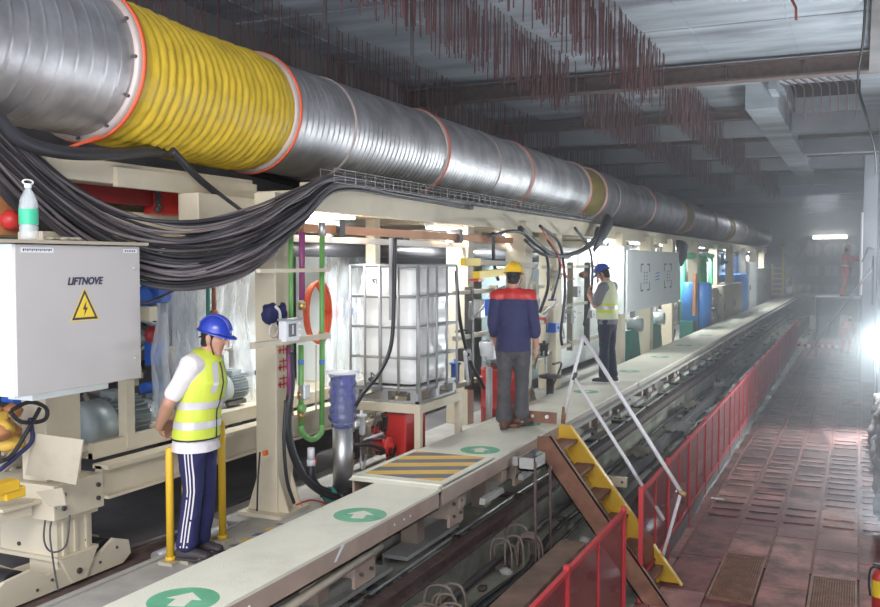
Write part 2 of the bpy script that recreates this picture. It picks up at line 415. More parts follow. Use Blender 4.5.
# ceiling slab with the formwork opening
b = MB('concrete_ceiling', 'plank_dark', 'concrete')
ox0, ox1, oy0, oy1 = -1.28, -.05, 17.3, 20.6
b.box(WL, ox0, -1, YE, ZC, ZC + .3).box(ox1, .95, -1, YE, ZC, ZC + .3).box(ox0, ox1, -1, oy0, ZC, ZC + .3).box(ox0, ox1, oy1, YE, ZC, ZC + .3)
b.use(1).box(ox0 - .05, ox1 + .05, oy0 - .05, oy1 + .05, ZC + .9, ZC + 1)
b.box(ox0 - .05, ox0, oy0, oy1, ZC + .3, ZC + .9).box(ox1, ox1 + .05, oy0, oy1, ZC + .3, ZC + .9)
b.box(ox0, ox1, oy1, oy1 + .05, ZC + .3, ZC + .9).box(ox0, ox1, oy0 - .05, oy0, ZC + .3, ZC + .9)
b.use(0)
for yy in (4.6, 7.3, 10.0, 12.6): b.box(WL, .95, yy, yy + .03, ZC - .012, ZC + .01)
for xx in (-6.8, -5.2, -3.5, -2.1, -.9): b.box(xx, xx + .025, -1, 15, ZC - .01, ZC + .01)
S(b, 'ceiling')
b = MB('concrete_ceiling'); b.box(-1.86, -1.34, 17.0, 31, ZC - .42, ZC); b.box(-1.42, -1.30, 16.2, 17.0, ZC - .25, ZC)
S(b, 'ceiling_longitudinal_beam')
for i, (yy, h, m) in enumerate(((20.7, .4, 'concrete'), (24.8, .4, 'concrete'), (28.6, .4, 'concrete'), (34.7, .4, 'concrete'), (39.5, .4, 'concrete'), (44, .4, 'concrete'), (49, .4, 'concrete'), (54, .4, 'concrete'))):
    b = MB(m); b.box(WL, .62, yy, yy + .35, ZC - h, ZC); S(b, 'ceiling_beam')
b = MB('concrete_dark'); b.box(.06, .62, 6.5, 14.6, 5.95, ZC); S(b, 'ceiling_edge_beam')
b = MB('concrete_dark'); b.box(-8, -7.35, -1, YE, 5.3, ZC); S(b, 'ceiling_side_beam')

# steel struts across the ceiling (I-beams)
def ibeam(x0, x1, y, z, h=.27, w=.26, label='', grp=None, tilt=0.):
    o = MB('rust_dark')
    o.box(x0, x1, y - w / 2, y + w / 2, z + h - .03, z + h).box(x0, x1, y - w / 2, y + w / 2, z, z + .03).box(x0, x1, y - .015, y + .015, z + .03, z + h - .03)
    k = x0 + .6
    while k < x1: o.box(k, k + .012, y - w / 2 + .01, y + w / 2 - .01, z + .03, z + h - .03); k += 1.1
    return tag(o.build('steel_strut'), label, 'steel beam', grp)
ibeam(-8, .62, 14.9, 6.02, label='thickest rusty steel I-beam crossing under the ceiling in front of the opening', grp='steel beams across the ceiling')
for i, yy in enumerate((19.3, 22.9, 26.8, 31.5, 37.0, 42.0, 46.6, 51.5)):
    nm = ['rusty steel beam under the ceiling ending at the long concrete rib beside the formwork opening', 'steel beam crossing the ceiling between the first and second downstand past the opening',
          'steel beam crossing the ceiling near the far end of the long concrete rib', 'steel beam crossing the ceiling right after the concrete rib ends'][i] if i < 4 else 'thin distant steel beam crossing the hazy far ceiling'
    ibeam(-8, -1.9 if i == 0 else .62 if yy < 28 else .06, yy, 6.08, .2, .2, label=nm, grp='steel beams across the ceiling')

# rebar hanging in rows
def rebar_mesh(L, hook):
    r = MB('rebar'); pts = [(0, 0, 0), (0, 0, -L)]
    if hook: pts += [(.03, 0, -L - .015), (.045, 0, -L + .04)]
    r.tube(pts, .0075, 5, cap=False)
    return r.mesh('hanging_rebar', (0, 0, 0))
variants = [rebar_mesh(.60 + .022 * k, k == 4) for k in range(9)]
rows = [(-7.34, -7.0, 3.4, 26, .12, 'rusty rebar hanging in the farthest row against the left wall beam'), (-4.42, -3.96, 4.6, 34, .13, 'rusty rebar hanging in the long row nearest the duct side'),
        (-3.08, -2.62, 4.6, 36, .13, 'rusty rebar hanging in the long row over the walkway'),
        (-6.5, -6.1, 4.6, 30, .12, 'rusty rebar hanging in the dark row behind the duct')]
bars = []
for ri, (xa, xb, ya, yb, st, lab) in enumerate(rows):
    y = ya
    while y < yb:
        if ri in (1, 2) and (14.2 < y < 15.5): y += st; continue
        nq = 3 if ri in (1, 2) else 1
        for q in range(nq):
            bars.append(((xa + (xb - xa) * (q + .5) / nq + rnd.uniform(-.035, .035), y + rnd.uniform(-.02, .02), ZC), ri, lab))
        y += st
bars.sort(key=lambda t: t[0][1])
n_single = 0; rest = MB('rebar')
for p, ri, lab in bars:
    q_ = Vector(p) - Vector((0, 0, .7)) - CAM; dpt = q_.dot(FW)
    if dpt < .5 or CX + FPX * q_.dot(RT) / dpt < -5 or CY - FPX * q_.dot(UP) / dpt < 0: continue
    if n_single < 285:
        o = bpy.data.objects.new('hanging_rebar', variants[rnd.randrange(9)]); col.objects.link(o); o.location = (p[0], p[1], 5.95) if ri == 0 else p
        o.rotation_euler = (rnd.uniform(-.025, .025), rnd.uniform(-.025, .025), rnd.uniform(0, 6.28))
        tag(o, lab, 'rebar', 'rebars hanging from the ceiling, ' + ['left wall row', 'duct side row', 'walkway row', 'dark row'][ri]); n_single += 1
    else:
        L = rnd.uniform(.6, .8); rest.tube([p, (p[0] + rnd.uniform(-.03, .03), p[1] + rnd.uniform(-.03, .03), p[2] - L)], .009, 4, cap=False)
tag(rest.build('hanging_rebars'), 'distant rusty rebars bristling from the ceiling further along the tunnel', 'rebar', kind='stuff')
for i in range(9):
    x = -1.20 + i * .135
    o = MB('rebar'); z0 = ZC + .02
    o.tube([(x - .22, 16.6, ZC - .01), (x - .02, 17.2, ZC - .05), (x, 17.33, ZC - .10), (x + .01, 17.36, ZC - .52 - .04 * (i % 3))], .011, 5)
    tag(o.build('bent_rebar'), 'bent rusty rebar sticking out at the edge of the ceiling opening', 'rebar', 'bent rebars at the ceiling opening')

# ================================================================== VENTILATION DUCT
DX, DZ, DR = -5.0, 4.63, .50
def duct_run(y0, y1, parent, pitch=.12, ridge=.006, seg=56, r=DR):
    d = MB('galv'); prof = []; y = y0
    while y < y1:
        e = min(y + pitch, y1)
        prof += [(r, y), (r, y + .012), (r, e - .034), (r, e - .022)] if e - y > .06 else [(r, y)]
        if e < y1: prof += [(r + ridge, e - .015), (r + ridge, e - .004)]
        y = e
    prof.append((r, y1)); d.lathe((DX, 0, DZ), prof, seg, axis=(0, 1, 0), cap=False)
    return d.build('duct_section', parent)
def ring(y, parent, w=.035, dr=.045, m='orange_tape', name='flange', r=DR):
    d = MB('pale_flange', m); d.lathe((DX, 0, DZ), [(r - .005, y - w), (r + dr * .8, y - w), (r + dr * .8, y - w * .2)], 56, axis=(0, 1, 0), cap=False)
    d.use(1).lathe((DX, 0, DZ), [(r + dr * .7, y - w * .2), (r + dr, y - w * .2), (r + dr, y + w * .4), (r - .005, y + w * .4)], 56, axis=(0, 1, 0), cap=False)
    return d.build(name, parent)
def yd(px, py=None):
    # Y on the duct's camera side for a photograph column
    return at(px, 262 - (860 - px) * .25, X=DX + DR * .97).y
Y1 = yd(138); Y2 = yd(296); NR = .055
du = T('ventilation_duct', 'near length of galvanised spiral duct ending at an orange-taped flange', 'duct', (DX, 2, DZ - DR))
duct_run(1.0, Y1, du, .125, .0035)
ring(Y1, du, .05, .05)
for a in range(12):
    t = a * PI / 6; MBb = MB('steel_dark'); p = Vector((DX + (DR + .02) * math.cos(t), Y1 - .055, DZ + (DR + .02) * math.sin(t)))
    MBb.cyl(p, p + Vector((0, -.02, 0)), .012, 6).build('bolt', du)
du.location.z += NR
# loose tape end
t_ = MB('orange_tape'); q0 = at(100, 136, X=-4.75); q1 = at(68, 148, X=-4.72)
t_.beam(q0, q1, .004, .02); t_.build('loose_tape', du)
# yellow flexible duct with corrugation and sag
fl = T('flexible_duct', 'yellow corrugated fabric duct joining the two galvanised ducts', 'duct', (DX, (Y1 + Y2) / 2, DZ - DR))
d = MB('yellow_fabric'); n = 132; seg = 72; rings = []
for k in range(n + 1):
    u = k / n; y = Y1 + .03 + (Y2 - Y1 - .06) * u; ph = u * 22
    w = abs(math.sin(ph * PI)); sag = -.012 * math.sin(PI * u) + NR * (1 - u) ** 1.5
    ringv = []
    for j in range(seg):
        a = 2 * PI * j / seg
        rr = DR + .004 + .028 * w ** .7 * min(1, 8 * u, 8 * (1 - u)) + .010 * noise.noise(Vector((math.cos(a) * 5, math.sin(a) * 5, u * 30))) + .006 * noise.noise(Vector((math.cos(a) * 14, math.sin(a) * 14, u * 60)))
        ringv.append(d.bm.verts.new((DX + rr * math.cos(a), y, DZ + sag + rr * math.sin(a) * (1 - .02 * math.sin(PI * u)))))
    rings.append(ringv)
for k in range(n):
    for j in range(seg): d._f([rings[k][j], rings[k][(j + 1) % seg], rings[k + 1][(j + 1) % seg], rings[k + 1][j]], True)
d.build('bellows', fl)
lg = T('ventilation_duct', 'long galvanised spiral duct running above the gantry into the distance', 'duct', (DX, 20, DZ - DR))
ring(Y2, lg, .05, .045)
ys = [Y2] + [yd(p) for p in (447, 532, 589)]
for p in (355,):
    ring(yd(p), lg, .02, .014, 'pale_flange', 'seam_band')
y589, y604 = yd(590), yd(606)
for a, c in ((Y2, yd(447)), (yd(447), yd(532)), (yd(532), y589)): duct_run(a, c, lg, .095, .005)
for p in (447, 532): ring(yd(p), lg, .05, .03)
def sleeve(a, c):
    s_ = MB('olive_fabric'); pr = []; k = a
    while k < c: pr += [(DR - .01, k), (DR - .045, k + .04)]; k += .08
    s_.lathe((DX, 0, DZ), pr, 40, axis=(0, 1, 0), cap=False); s_.build('fabric_sleeve', lg)
ring(y589, lg, .05, .03); sleeve(y589, y604); ring(y604, lg, .05, .03)
segs = [(y604, yd(655)), (yd(655), yd(686)), (yd(694), yd(716)), (yd(716), yd(731)), (yd(735), 55)]
for a, c in segs: duct_run(a, c, lg, .16, .006, 40)
for p in (655, 686, 694, 716, 731, 735, 747, 756): ring(yd(p), lg, .07, .03)
sleeve(yd(686), yd(694)); sleeve(yd(731), yd(735))
for p in (500, 620, 671): ring(yd(p), lg, .02, .012, 'pale_flange', 'seam_band')

# ================================================================== GANTRY
g = T('gantry', 'cream painted steel gantry carrying the duct along the walkway', 'gantry', (-4.6, 6, 1.02))
b = MB('cream', 'cream_dark'); b.box(-6.3, -4.36, 6.9, 50, 3.86, 3.92)
y = 7.2
while y < 50: b.use(1).box(-6.3, -4.4, y, y + .1, 3.76, 3.86); y += 1.6
b.build('roof_deck', g)
b = MB('cream'); b.box(-4.42, -4.32, 6.9, 50, 3.74, 3.985, bev=.006); b.build('edge_beam', g)
b = MB('cream', 'cream_dark', 'steel_dark'); b.box(-6.4, -5.4, 3.2, 6.6, 3.50, 3.62, bev=.01).box(-4.9, -4.7, 5.9, 8, 3.60, 3.84, bev=.008).box(-5.3, -4.9, 4.6, 6.9, 3.86, 4.02, bev=.01).box(-4.9, -4.86, 5.2, 6.9, 3.84, 3.98)
b.use(1).box(-6.6, -5.6, 3.2, 6.9, 3.62, 4.1)
b.use(2)
for k in range(3): b.cyl((-4.75, 6.0 + .15 * k, 3.62), (-4.74, 6.0 + .15 * k, 3.62), .02, 10)
b.build('roof_beam', g)
def column(y0, w, x1, d, z0, z1, m='cream', flare=True, name='column'):
    c = MB(m); c.box(x1 - d, x1, y0, y0 + w, z0, z1, bev=.008)
    if flare:
        c.box(x1 - d - .12, x1 + .10, y0 - .1, y0 + w + .1, z0, z0 + .03)
        for yy in (y0 + .02, y0 + w - .035):
            c.prism([(x1, yy, z0 + .03), (x1 + .10, yy, z0 + .03), (x1, yy, z0 + .32)], (0, .014, 0))
            c.prism([(x1 - d, yy, z0 + .03), (x1 - d - .10, yy, z0 + .03), (x1 - d, yy, z0 + .32)], (0, .014, 0))
    return c.build(name, g)
colm = column(6.32, .24, -4.28, .20, 1.24, 3.86)
# markings on the front column (red characters, unreadable, and the figure 2)
fx = -4.275
s_ = MB('ink_red')
for k in range(4):
    z = 2.72 - k * .14
    s_.box(fx, fx + .003, 6.34, 6.50, z, z + .012).box(fx, fx + .003, 6.36, 6.48, z + .05, z + .06).box(fx, fx + .003, 6.415, 6.425, z - .03, z + .08).box(fx, fx + .003, 6.36, 6.375, z - .02, z + .03).box(fx, fx + .003, 6.46, 6.472, z - .02, z + .03)
s_.build('painted_characters', colm)
text('2', (fx + .002, 6.44, 2.12), .12, (0, 1, 0), (0, 0, 1), 'ink_red', colm, 'painted_number')
column(8.9, .12, -4.75, .12, 1.24, 3.86, flare=False)
column(10.9, .2, -4.5, .3, 1.24, 3.86, flare=False)
column(12.4, .3, -4.25, .3, 1.24, 3.86)
column(14.5, .3, -4.45, .3, 1.24, 3.86, flare=False)
for yy in (17.9, 20.6, 23.2, 27.0, 31.0, 35, 39, 43, 47): column(yy, .32, -4.18, .26, 1.24, 3.86, 'cream', False)
# near column on the bogie, base beam and tray
column(4.48, .30, -4.82, .22, 1.86, 3.5, flare=False)
b = MB('cream', 'steel_dark'); b.box(-5.34, -4.70, 4.42, 4.86, 1.63, 1.86, bev=.006)
b.use(1)
for yy in (4.50, 4.80):
    for zz in (1.70, 1.79): b.cyl((-4.70, yy, zz), (-4.685, yy, zz), .016, 8)
b.build('connection_block', g)
b = MB('cream'); b.box(-4.78, -4.72, 4.86, 9.6, 1.69, 1.90).box(-4.80, -4.66, 4.86, 9.6, 1.88, 1.91).box(-4.80, -4.66, 4.86, 9.6, 1.68, 1.70)
b.box(-5.9, -4.84, 4.9, 9.4, 1.93, 1.97).box(-4.88, -4.83, 4.9, 9.4, 1.93, 2.04)
b.build('base_beam', g)
b = MB('cream', 'steel_dark'); b.box(-5.28, -4.76, 4.5, 4.80, 1.36, 1.63).box(-5.32, -4.73, 4.47, 4.83, 1.60, 1.635).box(-5.32, -4.73, 4.47, 4.83, 1.345, 1.37)
for yy in (4.55, 4.65, 4.75): b.box(-4.76, -4.745, yy - .012, yy + .012, 1.37, 1.6)
b.use(1).cyl((-4.76, 4.75, 1.42), (-4.748, 4.75, 1.42), .014, 8).cyl((-5.1, 4.5, 1.42), (-5.1, 4.49, 1.42), .014, 8)
b.build('leg_box', g)
b = MB('cream', 'black', 'steel_dark')
for xx in (-4.76, -5.04):
    b.use(0).prism([(xx, 3.90, 1.17), (xx, 5.06, 1.17), (xx, 5.14, 1.22), (xx, 5.12, 1.32), (xx, 4.98, 1.37), (xx, 4.82, 1.29), (xx, 4.38, 1.29), (xx, 4.26, 1.36), (xx, 4.06, 1.345), (xx, 3.88, 1.24)], (.03, 0, 0))
b.prism([(-4.74, 4.48, 1.36), (-4.74, 4.80, 1.36), (-4.74, 4.70, 1.18), (-4.74, 4.58, 1.18)], (.03, 0, 0)).box(-5.04, -4.76, 3.90, 3.93, 1.17, 1.25).box(-5.01, -4.76, 4.5, 4.53, 1.19, 1.345)
b.use(1).cyl((-4.99, 4.17, 1.262), (-4.78, 4.17, 1.262), .112, 24).cyl((-4.99, 4.92, 1.262), (-4.78, 4.92, 1.262), .112, 24)
b.use(2).cyl((-4.71, 4.63, 1.25), (-4.695, 4.63, 1.25), .02, 10)
for yy, zz in ((4.42, 1.25), (4.84, 1.24), (5.0, 1.30), (4.3, 1.22)): b.cyl((-4.73, yy, zz), (-4.722, yy, zz), .01, 8)
b.build('wheel_truck', g)
b = MB('cream_dark'); c0 = at(50, 440, X=-4.9); b.prism([at(34, 433, Y=4.35), at(83, 440, Y=4.35), at(76, 485, Y=4.35), at(25, 475, Y=4.35)], (0, .012, 0)); b.prism([at(36, 492, Y=4.3), at(62, 488, Y=4.3), at(66, 505, Y=4.3), at(50, 507, Y=4.3)], (0, .012, 0)); b.build('splash_plate', g)
b = MB('cream'); b.beam(at(-20, 508, X=-5.0), at(28, 496, X=-5.0), .4, .02).beam(at(-20, 520, X=-4.85), at(30, 507, X=-4.85), .03, .1); b.build('side_shelf', g)
b = MB('cream_dark'); b.beam(at(0, 478, X=-5.4), at(42, 428, X=-5.4), .1, .09); b.build('diagonal_brace', g)
b = MB('cream'); b.box(-4.90, -4.82, 5.22, 5.30, 1.95, 3.0).box(-5.0, -4.60, 5.22, 5.30, 2.88, 2.98); b.build('support_post', g)

rl = MB('rust_dark'); rl.box(-4.93, -4.65, 1.5, 6.0, 1.141, 1.15).box(-4.86, -4.80, 1.5, 6.0, 1.15, 1.165); tag(rl.build('crane_rail'), 'low rusty rail under the wheel truck of the gantry', 'rail')
pp = MB('galv_dull'); pp.cyl((-4.56, 5.2, 1.188), (-4.56, 6.0, 1.188), .045, 14); tag(pp.build('floor_pipe'), 'grey pipe lying on the ground behind the worker with hands behind his back', 'pipe')
pp = MB('cable_pale'); pp.tube(catmull([(-5.0, 5.2, 1.16), (-4.9, 6, 1.16), (-5.05, 7.1, 1.16), (-4.95, 8.4, 1.16)]), .018, 8); tag(pp.build('floor_hose'), 'thin dusty hose on the dark ground under the base beam', 'hose')
h_ = MB('cable_grey')
h_.tube(catmull([at(46, 512, Y=4.44), at(44, 540, Y=4.42), at(52, 552, Y=4.4), at(66, 545, Y=4.42), at(70, 515, Y=4.44)]), .006, 6)
h_.tube(catmull([at(56, 508, Y=4.44), at(50, 530, Y=4.42), at(53, 560, Y=4.36), at(58, 590, Y=4.2)]), .006, 6)
tag(h_.build('sensor_cable'), 'thin looped sensor cable hanging down the front of the wheel truck box', 'cable')

# ------------------------------------------------------------------ electrical cabinet
X_ = -4.40; y0, y1, z0, z1 = 3.885, 4.905, 2.52, 3.405
c = T('electrical_cabinet', 'grey electrical cabinet with yellow high voltage triangle on its door', 'cabinet', (X_ - .15, (y0 + y1) / 2, z0))
MB('cab_white').box(X_ - .34, X_ - .02, y0, y1, z0, z1, bev=.006).build('cabinet_body', c)
dr = MB('cab_grey').box(X_ - .018, X_, y0 + .005, y1, z0 + .003, z1 - .003, bev=.004).build('door', c)
text('LIFTNOVE', (X_ + .002, 4.415, 3.18), .063, (0, 1, 0), (0, 0, 1), 'ink', dr, 'lettering', .001, .25, bold=.0015)
wy, wz = 4.41, 3.005
w_ = MB('yellow_bright', 'ink')
def tri(s): return [(X_ + .001, wy - .5 * s, wz - .29 * s), (X_ + .001, wy + .5 * s, wz - .29 * s), (X_ + .001, wy, wz + .58 * s)]
w_.prism(tri(.235), (.001, 0, 0)); w_.use(1).prism(tri(.215), (.0015, 0, 0)); w_.use(0).prism(tri(.165), (.002, 0, 0))
w_.use(1).prism([(X_ + .003, wy + .012, wz + .055), (X_ + .003, wy - .018, wz + .0), (X_ + .003, wy + .0, wz + .0), (X_ + .003, wy - .008, wz - .038), (X_ + .003, wy + .022, wz + .012), (X_ + .003, wy + .004, wz + .012)], (.0015, 0, 0))
w_.build('warning_triangle', dr)
p_ = MB('sign_white', 'ink')
p_.box(X_ + .0005, X_ + .002, 3.93, 4.17, 3.355, 3.385).box(X_ + .0005, X_ + .002, 4.75, 4.88, 3.36, 3.385)
p_.use(1)
for k in range(14): p_.box(X_ + .002, X_ + .0026, 3.945 + k * .0155, 3.945 + k * .0155 + .009, 3.363 + .004 * (k % 2), 3.378)
for k in range(6): p_.box(X_ + .002, X_ + .0026, 4.765 + k * .017, 4.774 + k * .017, 3.366, 3.378)
p_.build('name_plate', dr)
for zz in (3.26, 2.66): MB('steel').cyl((X_, 4.85, zz), (X_ + .008, 4.85, zz), .014, 12).build('lock', dr)
tp = MB('cream_dark'); tp.box(X_ - .5, X_ + .03, 3.4, 4.96, z1 + .004, z1 + .024); tag(tp.build('cover_board'), 'thin beige board lying on top of the electrical cabinet', 'board')
MB('cab_white').box(X_ - .30, X_ - .10, y0 + .2, y1 - .2, z0 - .05, z0).build('mounting_foot', c)
# bottle
bp_ = at(29, 238, X=-4.45); bz = z1 + .024
bt = T('water_bottle', 'clear plastic water bottle with green label and carry ring on top of the cabinet', 'bottle', (-4.45, bp_.y, bz))
MB('pet').lathe((-4.45, bp_.y, bz), [(.045, 0), (.053, .01), (.053, .08), (.050, .09), (.053, .10), (.053, .20), (.048, .235), (.030, .275), (.018, .295), (.018, .315)], 24).build('bottle_shell', bt)
MB('bottle_label').lathe((-4.45, bp_.y, bz), [(.0545, .09), (.0545, .18)], 24, cap=False).build('bottle_label', bt)
MB('hdpe').lathe((-4.45, bp_.y, bz), [(.021, .305), (.021, .328)], 16).tube([(-4.45, bp_.y + .038 * math.cos(a * PI / 8), bz + .338 + .014 * math.sin(a * PI / 8)) for a in range(17)], .005, 6).build('bottle_cap', bt)
rg = MB('skin', ); rg = MB('cream_dark')
for k in range(5): rg.ball((-4.46 + rnd.uniform(-.02, .02), bp_.y + .17 + k * .05, bz + .012), .03, 2, (1.1, 1.3, .5), .3)
tag(rg.build('work_glove'), 'crumpled pale work glove lying beside the bottle on the cabinet', 'glove')

# ------------------------------------------------------------------ cable bundle
ctrl = [(-330, -60, -4.86), (-150, 30, -4.84), (-30, 112, -4.82), (0, 148, -4.82), (60, 205, -4.82), (120, 243, -4.70), (185, 256, -4.42), (250, 240, -4.20), (300, 208, -4.20), (338, 183, -4.26), (400, 194, -4.30), (470, 206, -4.30)]
spread = [34, 32, 30, 32, 30, 32, 34, 32, 21, 8, 3, 3]
for k in range(46):
    u = (k / 45) * 2 - 1; v = rnd.uniform(-1, 1); pts = []
    uu = [u]
    for (x, y, X), s in zip(ctrl, spread):
        uu[0] = max(-1, min(1, uu[0] + rnd.uniform(-.16, .16)))
        pts.append(at(x + rnd.uniform(-3, 3), y + uu[0] * s, X=X + v * .05 * min(1, s / 16)))
    c_ = MB(['cable_grey', 'cable_pale', 'rubber', 'cable_pale', 'black'][k % 5]); c_.tube(catmull(pts, 8), rnd.uniform(.009, .016), 8)
    tag(c_.build('power_cable'), 'dark cable in the thick bundle sagging from the cable tray past the cabinet', 'cable', 'cables in the sagging bundle')
for pts, r, lab in (
    ([(165, 290), (150, 302), (120, 290), (100, 275)], .010, 'loose cable looping below the sagging bundle next to the cabinet'),):
    c_ = MB('cable_grey'); c_.tube(catmull([at(x, y, X=-4.75) for x, y in [(100, 288), (140, 303), (175, 290), (215, 268)]]), r, 8); tag(c_.build('power_cable'), lab, 'cable')
def hose(pxs, X, r, label, m='rubber', name='hose', cat='hose', grp=None):
    Xs = X if isinstance(X, (list, tuple)) else [X] * len(pxs)
    c_ = MB(m); c_.tube(catmull([at(x, y, X=q) for (x, y), q in zip(pxs, Xs)], 8), r, 10); return tag(c_.build(name), label, cat, grp)
hose([(-200, 20), (-90, 70), (-10, 112), (20, 140), (60, 152), (110, 154), (165, 152), (230, 166), (300, 185)], [-4.72, -4.72, -4.72, -4.72, -4.72, -4.74, -4.9, -5.3, -5.6], .045, 'thick black hose running under the near galvanised duct')
hose([(172, 150), (195, 175), (215, 192), (245, 215), (262, 232)], -4.72, .028, 'black hose dropping from under the yellow duct behind the cable bundle')
hose([(-160, 60), (-80, 105), (-20, 140), (0, 170), (30, 200), (60, 230), (90, 248)], -4.95, .07, 'fattest black hose at the left edge behind the water bottle')
hose([(-160, 70), (-80, 115), (-10, 160), (10, 195), (40, 222), (70, 246)], -5.0, .05, 'black ribbed hose behind the water bottle, under the fattest hose')
hose([(150, 215), (190, 217), (240, 212), (300, 200)], -5.3, .05, 'black hose lying level behind the middle of the cable bundle')

# things between duct and cables
y0, y1, z0, z1 = span(60, 182, 176, 203, -5.1)
rb_ = T('hydraulic_arm', 'dark red steel arm with bolted collar under the near duct', 'machine', (-5.1, y0, z0))
MB('red_dark').box(-5.2, -5.1, y0 - .1, y1, z0 + .03, z1 - .02, bev=.006).build('arm', rb_)
MB('red').box(-5.2, -5.08, y1 - .35, y1, z0 - .03, z1 + .01, bev=.006).build('end_plate', rb_)
q = MB('steel_dark');
for k in range(5): q.cyl((-5.07, y1 - .36 + .02 * (k % 2), z0 + .0 + k * .035), (-5.03, y1 - .36 + .02 * (k % 2), z0 + k * .035), .02, 8)
q.build('bolt_row', rb_)
MB('cream').box(-5.35, -5.2, y0 - .5, y1 + .6, z0 - .15, z0 - .02).box(-5.35, -5.22, y1 + .05, y1 + .5, z0, z0 + .12).build('support_bracket', rb_)
tk = MB('orange_beam', 'red'); y0, y1, z0, z1 = span(-10, 20, 195, 235, -5.15); tk.box(-5.5, -5.15, y0, y1, z0, z1, bev=.02); tk.use(1).ball((-5.1, y1 - .12, z0 + .1), .07)
tag(tk.build('machine_housing'), 'orange brown machine housing at the left edge behind the bottle', 'machine')

# cable tray: wire basket
tr = T('cable_tray', 'wire basket cable tray running along the gantry edge under the duct', 'cable tray', (-4.3, 7, 3.98))
b = MB('galv_dull'); ya, yb = 7.15, 16.5
for xx, zz in ((-4.36, 4.00), (-4.22, 4.00), (-4.36, 4.12), (-4.22, 4.12), (-4.29, 4.0), (-4.22, 4.06)):
    b.cyl((xx, ya, zz), (xx, yb, zz), .004, 5)
y = ya
while y < yb:
    b.tube([(-4.36, y, 4.12), (-4.36, y, 4.0), (-4.22, y, 4.0), (-4.22, y, 4.12)], .004, 5); y += .19
b.build('wire_basket', tr)
b = MB('cable_grey')
for k in range(6): b.tube(catmull([(-4.34 + k * .02, ya + j * 1.5, 4.015 + .01 * rnd.random()) for j in range(7)], 4), .011, 6)
tag(b.build('tray_cables'), 'dark cables lying inside the wire basket tray', 'cables', kind='stuff')

# orange brown rail and black pipes under the deck
b = MB('orange_beam', 'steel_dark'); b.box(-4.50, -4.44, 7.0, 13.5, 3.56, 3.64)
b.use(1)
for yy in (7.55, 10.4): b.box(-4.54, -4.40, yy, yy + .1, 3.53, 3.70)
tag(b.build('monorail'), 'orange brown monorail beam hanging under the gantry deck', 'beam')
b = MB('hdpe'); b.box(-4.60, -4.54, 7.0, 16, 3.48, 3.54); tag(b.build('cable_duct'), 'white trunking under the gantry deck beside the lamps', 'trunking')
for i, (xx, zz, r) in enumerate(((-5.0, 3.42, .07), (-5.25, 3.36, .10))):
    b = MB('rubber'); b.cyl((xx, 7.2 + 2 * i, zz), (xx, 17 + 3 * i, zz), r, 14); tag(b.build('black_pipe'), ['thinner black pipe running under the gantry lamps', 'thick black pipe running under the gantry lamps, behind the thinner one'][i], 'pipe')
# lamps
def lamp(px, py, X, L, label, far=False):
    p = at(px, py, X=X); o = T('tube_lamp', label, 'lamp', p, 'tube lamps under the gantry deck')
    MB('cab_white').box(p.x - .06, p.x + .06, p.y - L / 2, p.y + L / 2, p.z + .03, p.z + .07).build('lamp_housing', o)
    e = MB('lamp' if not far else 'lamp_far')
    for dx in (-.03, .03): e.cyl((p.x + dx, p.y - L / 2 + .02, p.z + .01), (p.x + dx, p.y + L / 2 - .02, p.z + .01), .014, 8)
    e.build('glowing_tube', o); return p
labs = ['brightest tube lamp at the end of the cable bundle above the green pipes', 'tube lamp above the white tank', 'tube lamp above the worker in the yellow helmet', 'tube lamp behind the worker in the grey shirt',
        'tube lamp above the white sketched board', 'tube lamp at the far end of the white board', 'tube lamp above the blue cylinders', 'tube lamp above the far blue cabinets', 'small distant tube lamp near the yellow ladder']
for i, (px, py, L) in enumerate(((326, 217, 1.0), (446, 230, 1.0), (512, 235, 1.1), (598, 242, 1.2), (637, 244, 1.2), (666, 246, 1.4), (699, 248, 1.5), (727, 250, 1.6), (751, 252, 2.0))):
    p = lamp(px, py, -4.62, L, labs[i], False)
    l = bpy.data.lights.new('tube_light', 'AREA'); l.shape = 'RECTANGLE'; l.size = .16; l.size_y = L; l.energy = (44 if i < 4 else 60); l.color = (.93, .97, 1)
    lo = bpy.data.objects.new('tube_light', l); col.objects.link(lo); lo.location = (p.x, p.y, p.z - .03)

# ------------------------------------------------------------------ machinery under the gantry, near part
def motor(px, py, X, r, L, label, m='motor_grey'):
    p = at(px, py, X=X); o = T('electric_motor', label, 'motor', (p.x, p.y, p.z - r))
    b = MB(m); prof = [(.02, -L / 2), (r * .8, -L / 2), (r, -L / 2 + .05), (r, -L * .12)]
    b.lathe(p, prof, 28, axis=(0, 1, 0)); b.build('fan_cover', o)
    b = MB(m); b.lathe(p, [(r * .84, -L * .12), (r * .84, L / 2)], 28, axis=(0, 1, 0))
    for k in range(28):
        a = 2 * PI * k / 28; d = Vector((math.cos(a), 0, math.sin(a)))
        b.beam(p + d * r * .92 + Vector((0, -L * .1, 0)), p + d * r * .92 + Vector((0, L * .47, 0)), r * .04, r * .2, up=d)
    b.build('finned_body', o)
    MB(m).box(p.x - .07, p.x + .07, p.y, p.y + .15, p.z + r * .8, p.z + r * 1.25, bev=.01).build('terminal_box', o)
    MB('steel_dark').box(p.x - r * .8, p.x + r * .8, p.y - .1, p.y + L * .4, p.z - r * 1.15, p.z - r * .85).build('foot_plate', o)
    return o
motor(107, 422, -5.25, .19, .62, 'grey finned electric motor right behind the near cream column')
motor(152, 420, -5.55, .19, .5, 'grey finned electric motor behind the white shirted worker')
motor(226, 388, -5.3, .13, .42, 'small grey motor seen past the blue helmet worker, beside the cream column')
